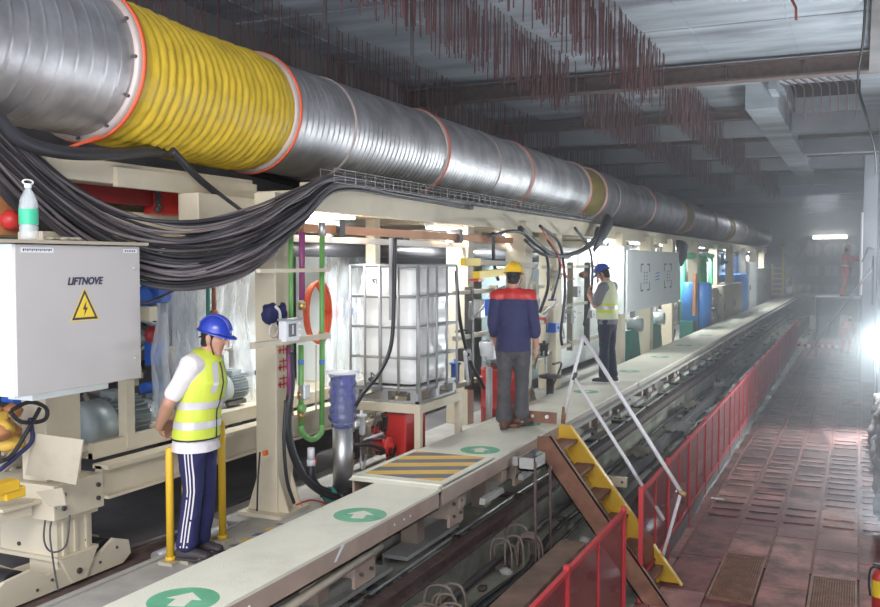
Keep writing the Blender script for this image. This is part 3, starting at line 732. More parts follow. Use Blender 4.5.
def panelled(px0, px1, py0, py1, X, depth, label, m='cab_white', nd=2, name='machine_cabinet', feet=True):
    y0, y1, z0, z1 = span(px0, px1, py0, py1, X)
    o = T(name, label, 'cabinet', (X - depth / 2, (y0 + y1) / 2, z0))
    MB(m).box(X - depth, X - .02, y0, y1, z0, z1, bev=.01).build('cabinet_body', o)
    w = (y1 - y0) / nd
    for k in range(nd):
        d = MB(m).box(X - .018, X, y0 + k * w + .01, y0 + (k + 1) * w - .01, z0 + .03, z1 - .03, bev=.004).build('door', o)
        MB('steel_dark').box(X, X + .02, y0 + k * w + .05, y0 + k * w + .07, (z0 + z1) / 2 - .07, (z0 + z1) / 2 + .07).build('handle', d)
    return o
panelled(196, 258, 262, 434, -5.75, .3, 'pale grey cabinet behind the blue helmet worker near the tall cream column', 'cab_white', 2)
panelled(326, 470, 246, 420, -5.4, .4, 'long pale cabinet with two safety signs behind the white tank', 'cab_white', 4)
sg = at(334, 300, X=-5.39)
for i, dy in enumerate((0, .34)):
    s_ = MB('sign_white', 'sign_red' if i == 0 else 'sign_blue', 'ink'); yy = sg.y + dy
    s_.box(-5.385, -5.38, yy - .1, yy + .1, sg.z - .2, sg.z + .14); s_.use(1).box(-5.38, -5.377, yy - .08, yy + .08, sg.z - .19, sg.z - .10)
    s_.lathe((-5.379, yy, sg.z + .02), [(.065, 0), (.065, .003)], 20, axis=(1, 0, 0)); s_.use(0).lathe((-5.376, yy, sg.z + .02), [(.048, 0), (.048, .002)], 20, axis=(1, 0, 0))
    s_.use(2).box(-5.375, -5.373, yy - .012, yy + .012, sg.z - .02, sg.z + .06)
    tag(s_.build('safety_sign'), ['small white safety sign with red circle and red base, left of the tank', 'small white safety sign with blue circle and blue base, left of the tank'][i], 'sign')
# cluttered pump block behind the cabinet's right edge
def clutter(pxr, pyr, X, n, label, name='pipework', ms=('motor_grey', 'black', 'blue', 'steel', 'cream_dark', 'cable_grey'), seed=1, dep=.4, rmin=.012, rmax=.03):
    r = random.Random(seed); y0, y1, z0, z1 = span(pxr[0], pxr[1], pyr[0], pyr[1], X)
    o = T(name, label, 'machine', (X - dep / 2, (y0 + y1) / 2, z0)); W = y1 - y0; H = z1 - z0
    b = MB('steel_dark', 'cream_dark')
    for k in range(4):
        yy = y0 + W * (k + .5) / 4; b.use(k % 2).box(X - dep, X - dep + .1, yy - .03, yy + .03, z0, z1)
    for zz in (.05, .5, .93): b.box(X - dep, X - dep + .08, y0, y1, z0 + H * zz, z0 + H * zz + .05)
    b.build('rack', o)
    for k in range(n):
        m = ms[r.randrange(len(ms))]; x = X - r.random() * dep; t = r.random()
        a = Vector((x, y0 + W * r.random(), z0 + H * r.random()))
        if t < .35:
            b = MB(m, 'steel'); b.tube(catmull([a, a + Vector((r.uniform(-.1, .1), r.uniform(-.1, .25), r.uniform(-.3, .1))), a + Vector((r.uniform(-.1, .1), r.uniform(.1, .5), r.uniform(-.4, .2)))]), r.uniform(rmin, rmax), 8); b.build('bent_pipe', o)
        elif t < .6:
            b = MB(m, 'steel'); R = r.uniform(.03, .06); L = r.uniform(.1, .22); ax = r.choice([(0, 1, 0), (0, 0, 1), (1, 0, 0)])
            b.lathe(a, [(R * .7, 0), (R, .02), (R, L), (R * 1.35, L), (R * 1.35, L + .02), (R * .4, L + .02), (R * .4, L + .06)], 14, axis=ax); b.build('valve_body', o)
        elif t < .8:
            b = MB(m); s1, s2, s3 = r.uniform(.03, .08), r.uniform(.04, .1), r.uniform(.04, .12); b.box(a.x - s1, a.x + s1, a.y - s2, a.y + s2, a.z - s3, a.z + s3, bev=.01); b.cyl((a.x + s1, a.y, a.z), (a.x + s1 + .02, a.y, a.z), .02, 10); b.build('junction_block', o)
        else:
            b = MB(m, 'steel'); b.cyl(a, a + Vector((0, r.uniform(.2, .6), 0)) if r.random() < .5 else a + Vector((0, 0, r.uniform(.2, .6))), r.uniform(rmin, rmax), 10); b.build('straight_pipe', o)
    return o
clutter((96, 170), (255, 400), -5.55, 34, 'cluttered hydraulic pipework just behind the cabinet and hanging film', seed=3)
clutter((205, 258), (365, 425), -5.5, 10, 'low grey pipework and flanges next to the tall cream column', seed=5)
clutter((-10, 70), (395, 480), -5.4, 16, 'dark pipework below the electrical cabinet', ms=('black', 'cream_dark', 'blue', 'steel_dark'), seed=8)
vb = at(155, 296, X=-5.0); b = MB('blue', 'steel'); b.cyl(vb + Vector((0, -.1, 0)), vb + Vector((0, .12, 0)), .06, 16).box(vb.x - .06, vb.x + .06, vb.y - .05, vb.y + .12, vb.z - .02, vb.z + .12, bev=.02)
tag(b.build('blue_actuator'), 'bright blue valve actuator just right of the electrical cabinet', 'valve')
rk = MB('red_dark', 'black'); p = at(153, 335, X=-5.2); rk.ball(p, .07, 2, (1, 1, 1.1)); rk.use(1).cyl(p, p + Vector((0, .1, .1)), .03)
tag(rk.build('red_valve'), 'dark red knob among the pipework beside the cabinet', 'valve')
# yellow and black machine at far left
ym = T('yellow_hoist', 'yellow orange hoist machine with black hoses at the left edge below the cabinet', 'machine', at(10, 430, X=-4.9))
p = at(6, 425, X=-4.95); hb_ = MB('hazard_yellow', 'orange_beam', 'plastic_film')
for k in range(9): hb_.use(k % 2).ball(p + Vector((rnd.uniform(-.08, .08), rnd.uniform(-.14, .10), rnd.uniform(-.12, .12))), rnd.uniform(.05, .09), 2, (1, 1.2, .8), .6)
hb_.use(0).box(p.x - .08, p.x + .06, p.y - .3, p.y - .02, p.z - .05, p.z + .1, bev=.02)
hb_.build('hoist_body', ym)
b = MB('yellow'); q = at(8, 480, X=-4.75)
b.box(q.x - .05, q.x + .05, q.y - .15, q.y + .05, q.z - .07, q.z + .0, bev=.01).box(q.x - .04, q.x + .04, q.y - .05, q.y + .1, q.z - .12, q.z - .05, bev=.01); b.build('yellow_bracket', ym)
for k, pts in enumerate(([(12, 410), (30, 402), (46, 408), (44, 420), (22, 422), (10, 412)], [(30, 418), (32, 440), (18, 455), (0, 470)], [(40, 408), (25, 435), (12, 455), (0, 462)])):
    b = MB('black' if k != 1 else 'navy'); b.tube(catmull([at(x, y, X=-4.78) for x, y in pts]), .014, 8); b.build('hydraulic_hose', ym)
# plastic film sheets
def film_sheet(pxt, pyt, pyb, X, w, label, seed, m='plastic_film', flare=1.3):
    b = MB(m); r = random.Random(seed); top = at(pxt, pyt, X=X); bot = at(pxt, pyb, X=X); nx, nz = 40, 30; G = []
    for j in range(nz + 1):
        v = j / nz; row = []
        for i in range(nx + 1):
            u = i / nx - .5; ww = w * (1 + (flare - 1) * v)
            row.append(b.bm.verts.new((X + .07 * math.sin(u * 26 + seed + 2 * math.sin(v * 3)) * (.4 + .6 * v) + .03 * noise.noise(Vector((u * 12, v * 5, seed))), top.y + u * ww + .05 * noise.noise(Vector((u * 4, v * 4, seed + 9))), top.z + (bot.z - top.z) * v)))
        G.append(row)
    for j in range(nz):
        for i in range(nx): b._f([G[j][i], G[j][i + 1], G[j + 1][i + 1], G[j + 1][i]], True)
    return tag(b.build('plastic_sheet'), label, 'plastic sheet')
film_sheet(176, 262, 412, -5.05, .42, 'crumpled clear plastic sheet hanging behind the blue helmet worker', 1, flare=1.5)
film_sheet(222, 265, 430, -5.3, .75, 'clear plastic sheet hanging between the worker and the tall cream column', 2)
film_sheet(232, 250, 275, -4.7, .14, 'small white plastic bag hung below the cable bundle', 5, flare=1.2)
film_sheet(345, 250, 420, -5.1, .9, 'clear plastic sheet hanging behind the green pipes', 7, flare=1.1)
tp_ = MB('teal'); tp_.cyl(at(208, 250, X=-5.2), at(208, 350, X=-5.2), .018, 10); tag(tp_.build('thin_pipe'), 'thin dark green pipe above the blue helmet worker', 'pipe')
tp_ = MB('rust_beam'); tp_.cyl(at(214, 250, X=-5.18), at(214, 330, X=-5.18), .02, 10).ball(at(214, 312, X=-5.18), .04, 2, (1, 1, .6)); tag(tp_.build('thin_pipe'), 'thin rust red pipe above the blue helmet worker', 'pipe')

# ------------------------------------------------------------------ green / purple pipe stand
ps = T('pipe_stand', 'stand of green and purple water pipes with valves next to the tall cream column', 'pipework', (-4.15, 6.7, 1.24))
XP = -4.12
def vpipe(px, ya, yb, X, r, m, name): MB(m).cyl(at(px, ya, X=X), at(px, yb, X=X), r, 14).build(name, ps)
g0 = MB('green'); g0.tube([at(322, 232, X=XP), at(322, 425, X=XP)] , .022, 14); A_ = at(322, 425, X=XP); B_ = at(301, 425, X=XP)
g0.tube(catmull([A_, A_ + Vector((0, -.02, -.07)), (A_ + B_) / 2 + Vector((0, 0, -.12)), B_ + Vector((0, .02, -.07)), B_]), .024, 12); g0.tube([B_, at(301, 345, X=XP)], .022, 14)
g0.build('green_pipe', ps)
vpipe(291, 232, 350, XP - .06, .02, 'green', 'green_pipe'); vpipe(302, 232, 300, XP, .024, 'purple', 'purple_pipe'); vpipe(289, 345, 400, XP, .018, 'purple', 'purple_pipe'); vpipe(322, 222, 236, XP, .03, 'steel', 'pipe_coupling')
for k, (x, y) in enumerate(((301, 415), (301, 395), (302, 306), (290, 412))):
    p = at(x, y, X=XP); MB('brass').cyl(p + Vector((0, 0, -.03)), p + Vector((0, 0, .03)), .03, 12).build('brass_fitting', ps)
p = at(304, 392, X=XP + .02); MB('steel').box(p.x - .03, p.x + .03, p.y - .04, p.y + .05, p.z - .06, p.z + .06, bev=.008).build('flow_meter', ps)
p = at(299, 408, X=XP + .03); MB('green').cyl(p, p + Vector((.05, 0, 0)), .035, 14).build('valve_wheel', ps)
p = at(311, 455, X=XP); q = MB('sign_white', 'red'); q.cyl(p + Vector((0, 0, -.05)), p + Vector((0, 0, .06)), .03, 14); q.cyl(p + Vector((0, 0, -.09)), p + Vector((0, 0, -.04)), .036, 14); q.use(1).cyl(p + Vector((.03, .02, -.07)), p + Vector((.03, .02, -.03)), .012, 8); q.build('hose_coupling', ps)
for px_ in (301, 322):
    p = at(px_, 362, X=XP); MB('sign_blue').cyl(p + Vector((0, 0, -.018)), p + Vector((0, 0, .018)), .0245, 14).build('blue_tape', ps)
y0, y1, z0, z1 = span(252, 328, 343, 349, -4.08); MB('cream').box(-4.10, -4.06, y0, y1, z0, z1).build('clamp_bar', ps)
y0, y1, z0, z1 = span(258, 328, 269, 273, -4.08); MB('cream').box(-4.10, -4.06, y0, y1, z0, z1).build('clamp_bar', ps)
p = at(312, 385, X=XP); MB('cream').cyl(at(316, 345, X=XP + .02), at(316, 410, X=XP + .02), .008, 8).build('thin_rod', ps)
# display sensor box
p = at(293, 330, X=-4.02); db = T('gas_detector', 'small pale detector box with a lit display on the pipe clamp bar', 'detector', p)
MB('sign_white').box(p.x - .07, p.x, p.y - .10, p.y + .10, p.z - .09, p.z + .075, bev=.01).build('housing', db)
MB('screen', 'lamp_far').box(p.x, p.x + .004, p.y - .06, p.y + .04, p.z - .05, p.z + .05).build('display', db)
text('1', (p.x + .006, p.y - .01, p.z), .09, (0, 1, 0), (0, 0, 1), 'sign_white', db, 'display_digit', bold=.003)
MB('galv_dull').box(p.x - .08, p.x + .01, p.y - .1, p.y + .14, p.z + .075, p.z + .09).build('rain_cover', db)
for k in range(3): MB('sign_white').cyl((p.x, p.y + .075, p.z - .05 + k * .05), (p.x + .02, p.y + .085, p.z - .05 + k * .05), .012, 8).build('connector', db)
# cap and cloth hung on column
p = at(270, 314, X=-4.2); b = MB('navy', 'tee_white')
b.ball(p, .075, 3, (.8, 1, 1.1), .3); b.ball(p + Vector((.02, .13, -.02)), .06, 3, (.7, .9, 1.5), .4); b.use(1).tube(catmull([p + Vector((.05, .0, .06)), p + Vector((.06, .04, .02)), p + Vector((.05, .07, -.07))]), .012, 8)
b.use(1).tube([p + Vector((.03 + .0, -.0 + .055 * math.cos(a * PI / 8), -.13 + .055 * math.sin(a * PI / 8))) for a in range(17)], .006, 6)
tag(b.build('hung_gloves'), 'dark blue cap and gloves hung on the tall cream column', 'cap')
# orange lifebuoy-like hose coil
p = at(314, 312, X=-4.5); b = MB('orange_tape')
for k in range(4): b.tube([p + Vector((.02 * k, (.16 + .012 * k) * math.cos(a * PI / 14), (.25 + .01 * k) * math.sin(a * PI / 14))) for a in range(29)], .014, 8)
tag(b.build('hose_coil'), 'coil of orange red hose hanging behind the green and purple pipes', 'hose coil')
hose([(290, 352), (291, 385), (288, 430), (300, 470), (322, 492), (350, 500)], [-4.12, -4.12, -4.1, -4.06, -4.0, -4.0], .032, 'thick black hose curving from the purple pipe down to the pump')
hose([(311, 465), (312, 478), (322, 490), (345, 494)], [-4.12, -4.10, -4.06, -4.05], .034, 'thick black hose from the green pipe coupling to the pump foot')
hose([(286, 400), (284, 440), (287, 480), (294, 503)], -4.05, .014, 'thin black cable dropping beside the tall cream column base')
hose([(260, 452), (258, 480), (257, 511)], -4.25, .007, 'thin dark cable running down the face of the tall cream column')
hose([(296, 505), (312, 500), (330, 506), (320, 512)], -3.98, .007, 'thin red hose lying on the floor at the column base', 'red')
og = MB('orange'); p = at(264, 453, X=-4.27); og.box(p.x, p.x + .02, p.y - .02, p.y + .03, p.z - .02, p.z + .02); tag(og.build('orange_sensor'), 'tiny orange sensor on the face of the tall cream column', 'sensor')

# pump wrapped in blue film
p = at(343, 497, X=-4.05); pm = T('vertical_pump', 'stainless vertical pump with its motor wrapped in blue film', 'pump', (p.x, p.y, 1.24))
k = .0077
b = MB('black'); b.lathe((p.x, p.y, 1.24), [(.15, 0), (.15, .03), (.10, .05), (.10, .12)], 20); b.box(p.x - .12, p.x + .12, p.y - .2, p.y + .2, 1.29, 1.35, bev=.02); b.build('pump_base', pm)
for s in (-1, 1):
    b = MB('teal', 'green'); b.lathe((p.x, p.y + s * .2, 1.33), [(.075, 0), (.075, .03), (.05, .03), (.05, .06)], 20, axis=(0, s, 0)); b.build('pipe_flange', pm)
z_ = at(343, 427, X=p.x).z
MB('steel').lathe((p.x, p.y, 1.36), [(.088, 0), (.088, z_ - 1.36)], 28).build('steel_jacket', pm)
z2 = at(343, 374, X=p.x).z
b = MB('blue_film', 'navy'); rs = []
for j in range(25):
    v = j / 24; row = []
    for i in range(36):
        a = 2 * PI * i / 36; r = .112 + .012 * noise.noise(Vector((math.cos(a) * 3, math.sin(a) * 3, v * 9))) + .008 * math.sin(v * 40) - .02 * (v < .12)
        row.append(b.bm.verts.new((p.x + r * math.cos(a), p.y + r * math.sin(a), z_ + (z2 - z_) * v)))
    rs.append(row)
for j in range(24):
    for i in range(36): b._f([rs[j][i], rs[j][(i + 1) % 36], rs[j + 1][(i + 1) % 36], rs[j + 1][i]], True)
b.build('film_wrap', pm)
MB('motor_grey').lathe((p.x, p.y, z_ + .02), [(.08, 0), (.095, .02), (.095, z2 - z_ - .05)], 24).build('pump_motor', pm)
MB('sign_white', 'blue_tank').lathe((p.x, p.y, z2), [(.09, 0), (.145, .012), (.145, .02), (.05, .035)], 28).build('motor_cap', pm)
MB('steel').box(p.x + .06, p.x + .12, p.y + .02, p.y + .1, z_ + .0, z_ + .05, bev=.01).build('terminal_clip', pm)

# ------------------------------------------------------------------ IBC tank on stand
XI = -3.80; cn = at(418, 404, X=XI); zt = at(418, 266, X=XI).z; zb = cn.z; iy0 = cn.y; iy1 = at(456, 300, X=XI).y; ix0 = at(351, 300, Y=iy0).x
ib = T('ibc_tank', 'white plastic bulk tank in a grey tubular cage on a cream stand', 'tank', ((ix0 + XI) / 2, (iy0 + iy1) / 2, zb))
b = MB('hdpe')
nz_ = 26; R_ = .10; rr = []
for j in range(nz_ + 1):
    v = j / nz_; z = zb + .17 + (zt - zb - .19) * v; ins = .035 + .014 * (abs(math.sin(v * PI * 3.9)) ** 4)
    if v < .04 or v > .96: ins += .03
    row = []
    for cxx, cyy, a0 in ((XI, iy1, 0), (ix0, iy1, 1), (ix0, iy0, 2), (XI, iy0, 3)):
        sx_ = 1 if cxx == XI else -1; sy_ = 1 if cyy == iy1 else -1
        ox, oy = cxx - sx_ * (R_ + ins), cyy - sy_ * (R_ + ins)
        for q in range(7):
            a = (a0 + q / 6) * PI / 2; row.append(b.bm.verts.new((ox + R_ * math.cos(a), oy + R_ * math.sin(a), z)))
    rr.append(row)
n_ = len(rr[0])
for j in range(nz_):
    for i in range(n_): b._f([rr[j][i], rr[j][(i + 1) % n_], rr[j + 1][(i + 1) % n_], rr[j + 1][i]], True)
b._f(rr[-1]); b._f(rr[0][::-1]); b.build('plastic_bottle', ib)
b = MB('galv_dull'); e = .012
for j in range(5):
    z = zb + .14 + (zt - zb - .14) * j / 4
    b.tube([(ix0, iy0, z), (XI, iy0, z), (XI, iy1, z), (ix0, iy1, z), (ix0, iy0, z)], .014 if j < 4 else .018, 8)
for t in (0, .22, .45, .72, 1): x = ix0 + (XI - ix0) * t; b.cyl((x, iy0 - .01, zb + .1), (x, iy0 - .01, zt), .013 if t not in (.45,) else .018, 8)
for t in (0, .22, .45, .72, 1): y = iy0 + (iy1 - iy0) * t; b.cyl((XI + .01, y, zb + .1), (XI + .01, y, zt), .013, 8)
b.build('tubular_cage', ib)
b = MB('galv_dull', 'steel_dark'); b.box(ix0, XI, iy0, iy1, zb + .11, zb + .15)
for t in (0, .5, 1):
    for s in (0, .5, 1):
        x = ix0 + .04 + (XI - ix0 - .08) * t; y = iy0 + .04 + (iy1 - iy0 - .08) * s; b.box(x - .04, x + .04, y - .04, y + .04, zb + .02, zb + .11)
b.box(ix0, XI, iy0, iy0 + .03, zb, zb + .02).box(XI - .03, XI, iy0, iy1, zb, zb + .02).box(ix0, ix0 + .03, iy0, iy1, zb, zb + .02).box(ix0, XI, iy1 - .03, iy1, zb, zb + .02)
b.build('pallet', ib)
b = MB('steel_dark'); q = (ix0 + .26, iy0 - .035, zb + .22); b.tube(catmull([(q[0], q[1], q[2] - .05), (q[0] - .01, q[1] - .02, q[2] + .06), (q[0] + .04, q[1] - .02, q[2] + .02)]), .006, 6); b.cyl(q, (q[0], q[1] - .06, q[2]), .022, 10); b.build('outlet_valve', ib)
b = MB('steel_dark'); q = Vector((ix0 + .27, iy0 - .02, zt - .16)); b.tube(catmull([q, q + Vector((0, -.03, .03)), q + Vector((.04, -.04, .03)), q + Vector((.045, -.03, -.02))]), .006, 6); b.build('hook', ib)
st = T('tank_stand', 'cream steel frame stand carrying the white tank', 'stand', ((ix0 + XI) / 2, (iy0 + iy1) / 2, 1.24))
sx0, sx1, sy0, sy1 = ix0 - .04, XI + .05, iy0 - .06, iy1 + .05
b = MB('cream'); b.box(sx0, sx1, sy0, sy0 + .06, zb - .085, zb - .005).box(sx0, sx1, sy1 - .06, sy1, zb - .085, zb - .005).box(sx0, sx0 + .06, sy0 + .06, sy1 - .06, zb - .085, zb - .005).box(sx1 - .06, sx1, sy0 + .06, sy1 - .06, zb - .085, zb - .005).build('top_frame', st)
for x, y in ((sx0, sy0), (sx1 - .06, sy0), (sx0, sy1 - .06), (sx1 - .06, sy1 - .06)): MB('cream').box(x, x + .06, y, y + .06, 1.24, zb - .085).build('leg', st)
b = MB('red', 'black', 'motor_grey'); q = Vector((sx1 - .3, sy0 + .25, 1.24))
b.box(q.x - .12, q.x + .10, q.y - .15, q.y + .3, 1.27, zb - .12, bev=.01); b.use(1).cyl((q.x + .1, q.y + .15, 1.36), (q.x + .26, q.y + .15, 1.36), .08, 18).cyl((q.x + .1, q.y + .36, 1.38), (q.x + .2, q.y + .36, 1.38), .07, 18).box(q.x - .1, q.x + .1, q.y - .1, q.y + .4, 1.24, 1.28)
tag(b.build('red_pump_unit'), 'red pump unit with black motor under the tank stand', 'pump')
clutter((362, 405), (432, 462), -4.1, 12, 'small grey and white fittings on the floor under the tank stand', ms=('motor_grey', 'sign_white', 'steel_dark', 'red'), seed=12, dep=.2, rmin=.008, rmax=.015)
hose([(395, 238), (394, 300), (391, 345), (380, 372), (362, 395), (350, 418), (345, 430)], [-3.98, -3.98, -3.98, -3.98, -4.0, -4.03, -4.05], .019, 'black hose hanging in front of the tank and curving to the pump')
b = MB('galv_dull'); b.beam(at(391, 238, X=-4.02), at(391, 320, X=-4.02), .03, .03); tag(b.build('steel_drop_rod'), 'grey vertical rod in front of the tank beside the hose', 'rod')
hose([(456, 270), (460, 320), (470, 360), (484, 388)], -4.2, .022, 'black hose curving down between the tank and the red drum')
hose([(350, 445), (375, 446), (398, 460), (404, 470)], -4.0, .018, 'black hose arching over the floor by the pump')
hose([(345, 455), (370, 440), (395, 448), (372, 480)], -4.05, .014, 'thinner black hose crossing behind the pump')
hose([(360, 480), (378, 470), (395, 476), (408, 484)], -3.9, .010, 'pale blue hose on the floor beside the hazard striped plate', 'cyan_glass')

# yellow jib beams, left of yellow helmet
for i, (pa, pb, X, w) in enumerate((((463, 262), (478, 262), -4.0, .07), ((476, 275), (520, 270), -3.9, .08))):
    a, c_ = at(*pa, X=X), at(*pb, X=X); b = MB('yellow_bright', 'cream_dark', 'red'); b.beam(a, c_, w, w * (1.0 if i else 1.2))
    if i == 0: b.use(1).beam(c_, at(536, 266, X=X), .06, .06)
    else: b.use(2).box(a.x - .06, a.x + .05, a.y - .05, a.y + .1, a.z - .07, a.z - .045)
    tag(b.build('jib_beam'), ['beige jib beam with yellow square end above the red drum', 'yellow jib arm just left of the yellow helmet'][i], 'beam')
# red drum and grey tools
p = at(504, 415, X=-4.06); dm = T('oil_drum', 'red steel drum behind the worker in the yellow helmet', 'drum', (p.x, p.y, 1.24)); zt_ = at(505, 368, X=p.x).z
b = MB('red'); h = zt_ - 1.24; b.lathe((p.x, p.y, 1.24), [(.28, 0), (.29, .01), (.29, h * .33), (.302, h * .335), (.302, h * .36), (.29, h * .365), (.29, h * .66), (.302, h * .665), (.302, h * .69), (.29, h * .7), (.29, h - .01), (.295, h), (.27, h), (.27, h - .015), (.01, h - .015)], 36); b.build('drum_body', dm)
b = MB('sign_white', 'steel'); q = at(486, 356, X=-3.95); b.cyl(q, q + Vector((0, 0, .16)), .07, 16).box(q.x - .02, q.x + .06, q.y + .08, q.y + .2, q.z - .05, q.z + .1, bev=.01)
tag(b.build('drum_pump'), 'white hand pump standing on the red drum', 'pump')
b = MB('galv_dull'); q = at(489, 420, X=-3.77); b.cyl((q.x, q.y, 1.24), (q.x, q.y, 2.12), .036, 14); tag(b.build('grey_tube'), 'grey tube standing against the front of the red drum', 'tube')
clutter((480, 562), (288, 395), -4.0, 44, 'valve manifold with blue handles behind the worker in the yellow helmet', 'valve_manifold', ('steel', 'sign_white', 'blue', 'galv_dull', 'steel_dark', 'motor_grey'), 21, .35, .008, .02)
clutter((556, 622), (262, 360), -4.3, 26, 'pipe fittings and gauges in front of the worker in the grey shirt', 'valve_manifold', ('steel', 'cream_dark', 'rust_beam', 'galv_dull', 'red', 'sign_white'), 33, .3, .008, .018)
panelled(500, 560, 262, 392, -4.95, .3, 'grey glazed cabinet between the two workers on the walkway', 'cyan_glass', 2)
panelled(556, 632, 248, 372, -5.1, .3, 'pale cabinet behind the worker in the grey shirt', 'cab_white', 3)
b = MB('steel_dark'); q = at(550, 395, X=-3.75); b.lathe((q.x, q.y, 1.24), [(.16, 0), (.16, .03), (.05, .05), (.05, .5), (.15, .52), (.15, .55), (.05, .57)], 20); tag(b.build('flanged_pipe'), 'dark flanged pipe stub behind the walkway beside the rusty bracket', 'pipe')
# rusty coupling bracket on walkway
b = MB('rust_beam', 'hdpe', 'rust'); a = at(532, 404, X=-3.35); c_ = at(562, 412, X=-2.98)
b.beam(Vector((-3.36, 9.55, 1.64)), Vector((-2.95, 9.65, 1.62)), .03, .12); b.box(-3.42, -3.30, 9.3, 9.75, 1.57, 1.76, bev=.01).box(-3.46, -3.26, 9.25, 9.8, 1.56, 1.60)
b.use(1)
for x in (-3.2, -3.04): b.cyl((x, 9.57, 1.64), (x, 9.60, 1.64), .02, 10)
tag(b.build('rusty_bracket'), 'rusty bolted steel bracket on the walkway beside the brown boots', 'bracket')
# hoses hanging from deck near worker
for i, pts in enumerate(([(488, 236), (520, 232), (545, 252), (548, 285), (540, 312)], [(540, 226), (560, 245), (565, 290), (561, 330), (562, 345)], [(575, 228), (590, 250), (592, 285), (584, 325)], [(548, 240), (560, 262), (552, 300)], [(520, 228), (538, 245), (560, 256), (590, 246), (598, 228)], [(525, 240), (545, 255), (575, 254), (597, 236)], [(493, 232), (494, 262), (498, 280)])):
    hose(pts, -4.0, .022 if i != 4 else .035, ['black hose arching over the yellow helmet', 'black hose hanging down just left of the handrail peak', 'black hose hanging down beside the worker in the grey shirt', 'short black hose hanging behind the other hoses over the manifold', 'thick black hose sagging under the deck between the two workers', 'second black hose sagging below the thick one between the two workers', 'short black hose dropping above the yellow jib arm'][i])
hose([(541, 228), (552, 245), (558, 256), (568, 280)], -3.95, .010, 'thin red cable among the hoses between the two workers', 'red')
b = MB('rubber'); a = at(608, 222, X=-4.1); c_ = at(594, 250, X=-4.1); b.tube([a, (a + c_) / 2, c_], [(.09, .16), (.07, .14), (.02, .05)], 12); tag(b.build('hanging_bag'), 'dark bag shaped boot hanging from the deck over the grey shirted worker', 'bag')
b = MB('rubber'); a = at(682, 244, X=-4.1); c_ = at(681, 266, X=-4.1); b.tube([a, (a + c_) / 2, c_], [(.14, .5), (.12, .4), (.03, .08)], 12); tag(b.build('hanging_bag'), 'dark bag hanging from the deck just past the white board', 'bag')

# ------------------------------------------------------------------ WALKWAY
wk = T('walkway', 'pale cream checker plate walkway with green arrows running beside the machine', 'walkway', (-3.2, 6, 1.42))
b = MB('walk'); b.box(-3.485, -2.925, 1.5, 6.55, 1.53, 1.55).build('deck_plate', wk)
b = MB('fascia'); b.box(-2.945, -2.925, 1.5, 6.5, 1.40, 1.53).box(-3.485, -3.465, 1.5, 6.5, 1.40, 1.53).box(-2.99, -2.925, 1.5, 6.5, 1.40, 1.412); b.build('side_channel', wk)
rp = MB('walk', 'hazard_yellow', 'hazard_dark')
rp.box(-3.72, -2.93, 6.56, 7.72, 1.565, 1.578)
# hazard stripes: slanting bands clipped to the plate
def band_clip(t0, t1, x0, x1, y0, y1, sl):
    pts = []
    # region t0 <= y - sl*(x-x0) <= t1
    for (px_, t) in ((x0, t0), (x1, t0), (x1, t1), (x0, t1)): pts.append((px_, t + sl * (px_ - x0)))
    def clip(P, f):
        o = []
        for k in range(len(P)):
            a, c = P[k], P[(k + 1) % len(P)]; fa, fc = f(a), f(c)
            if fa >= 0: o.append(a)
            if fa * fc < 0: u = fa / (fa - fc); o.append((a[0] + (c[0] - a[0]) * u, a[1] + (c[1] - a[1]) * u))
        return o
    pts = clip(pts, lambda p: p[1] - y0)
    if len(pts) > 2: pts = clip(pts, lambda p: y1 - p[1])
    return pts
for k in range(-3, 9):
    P = band_clip(6.6 + k * .32, 6.6 + k * .32 + .16, -3.66, -2.98, 6.66, 7.64, .5)
    if len(P) > 2: rp.use(1).prism([(x, y, 1.578) for x, y in P], (0, 0, .002))
    P = band_clip(6.6 + k * .32 + .16, 6.6 + k * .32 + .32, -3.66, -2.98, 6.66, 7.64, .5)
    if len(P) > 2: rp.use(2).prism([(x, y, 1.578) for x, y in P], (0, 0, .002))
rp.use(0).prism([(-3.72, 6.50, 1.551), (-3.72, 6.62, 1.551), (-3.72, 6.62, 1.577)], (.78, 0, 0))
tag(rp.build('hazard_plate'), 'yellow and dark striped cover plate bridging two walkway lengths', 'plate')
for k, (a, c) in enumerate(((6.6, 13.6), (13.65, 20.4), (20.45, 27.5), (27.55, 36), (36.05, 45), (45.05, 54.6))):
    dz = .0
    MB('walk').box(-3.74, -2.93, a, c, 1.53, 1.55).build('deck_plate', wk)
    MB('fascia').box(-2.95, -2.93, a, c, 1.41, 1.53).box(-3.74, -3.72, a, c, 1.41, 1.53).build('side_channel', wk)
b = MB('concrete_pale'); b.box(-2.96, -2.85, 9.9, 54, 1.44, 1.475); b.build('kick_strip', wk)
def arrow(x, y, rot=0., R=.185):
    b = MB('green_paint', 'walk'); b.lathe((x, y, 1.5505), [(R, 0), (R, .0012)], 36)
    P = [(0, .6), (.52, .05), (.24, .05), (.24, -.5), (-.24, -.5), (-.24, .05), (-.52, .05)]
    b.use(1).prism([(x + (px_ * math.cos(rot) - py_ * math.sin(rot)) * R, y + (px_ * math.sin(rot) + py_ * math.cos(rot)) * R, 1.5517) for px_, py_ in P], (0, 0, .0008)); b.build('arrow_marking', wk)
for x, y, in ((-3.17, 3.82), (-3.13, 5.63), (-3.2, 8.05), (-3.3, 9.6)): arrow(x, y, .25)
for y in (12.3, 14.9, 17.4, 20, 23, 26, 30, 34, 39): arrow(-3.35, y, .1, .17)
MB('sign_white').prism([(-2.924, 5.02, 1.532), (-2.924, 5.06, 1.532), (-2.924, 4.96, 1.45), (-2.924, 4.93, 1.45)], (.002, 0, 0)).build('white_slash', wk)
for y in (3.9, 4.05, 5.75, 5.9, 6.0):
    MB('hdpe').cyl((-2.925, y, 1.475), (-2.921, y, 1.475), .008, 10).build('bolt_hole', wk)
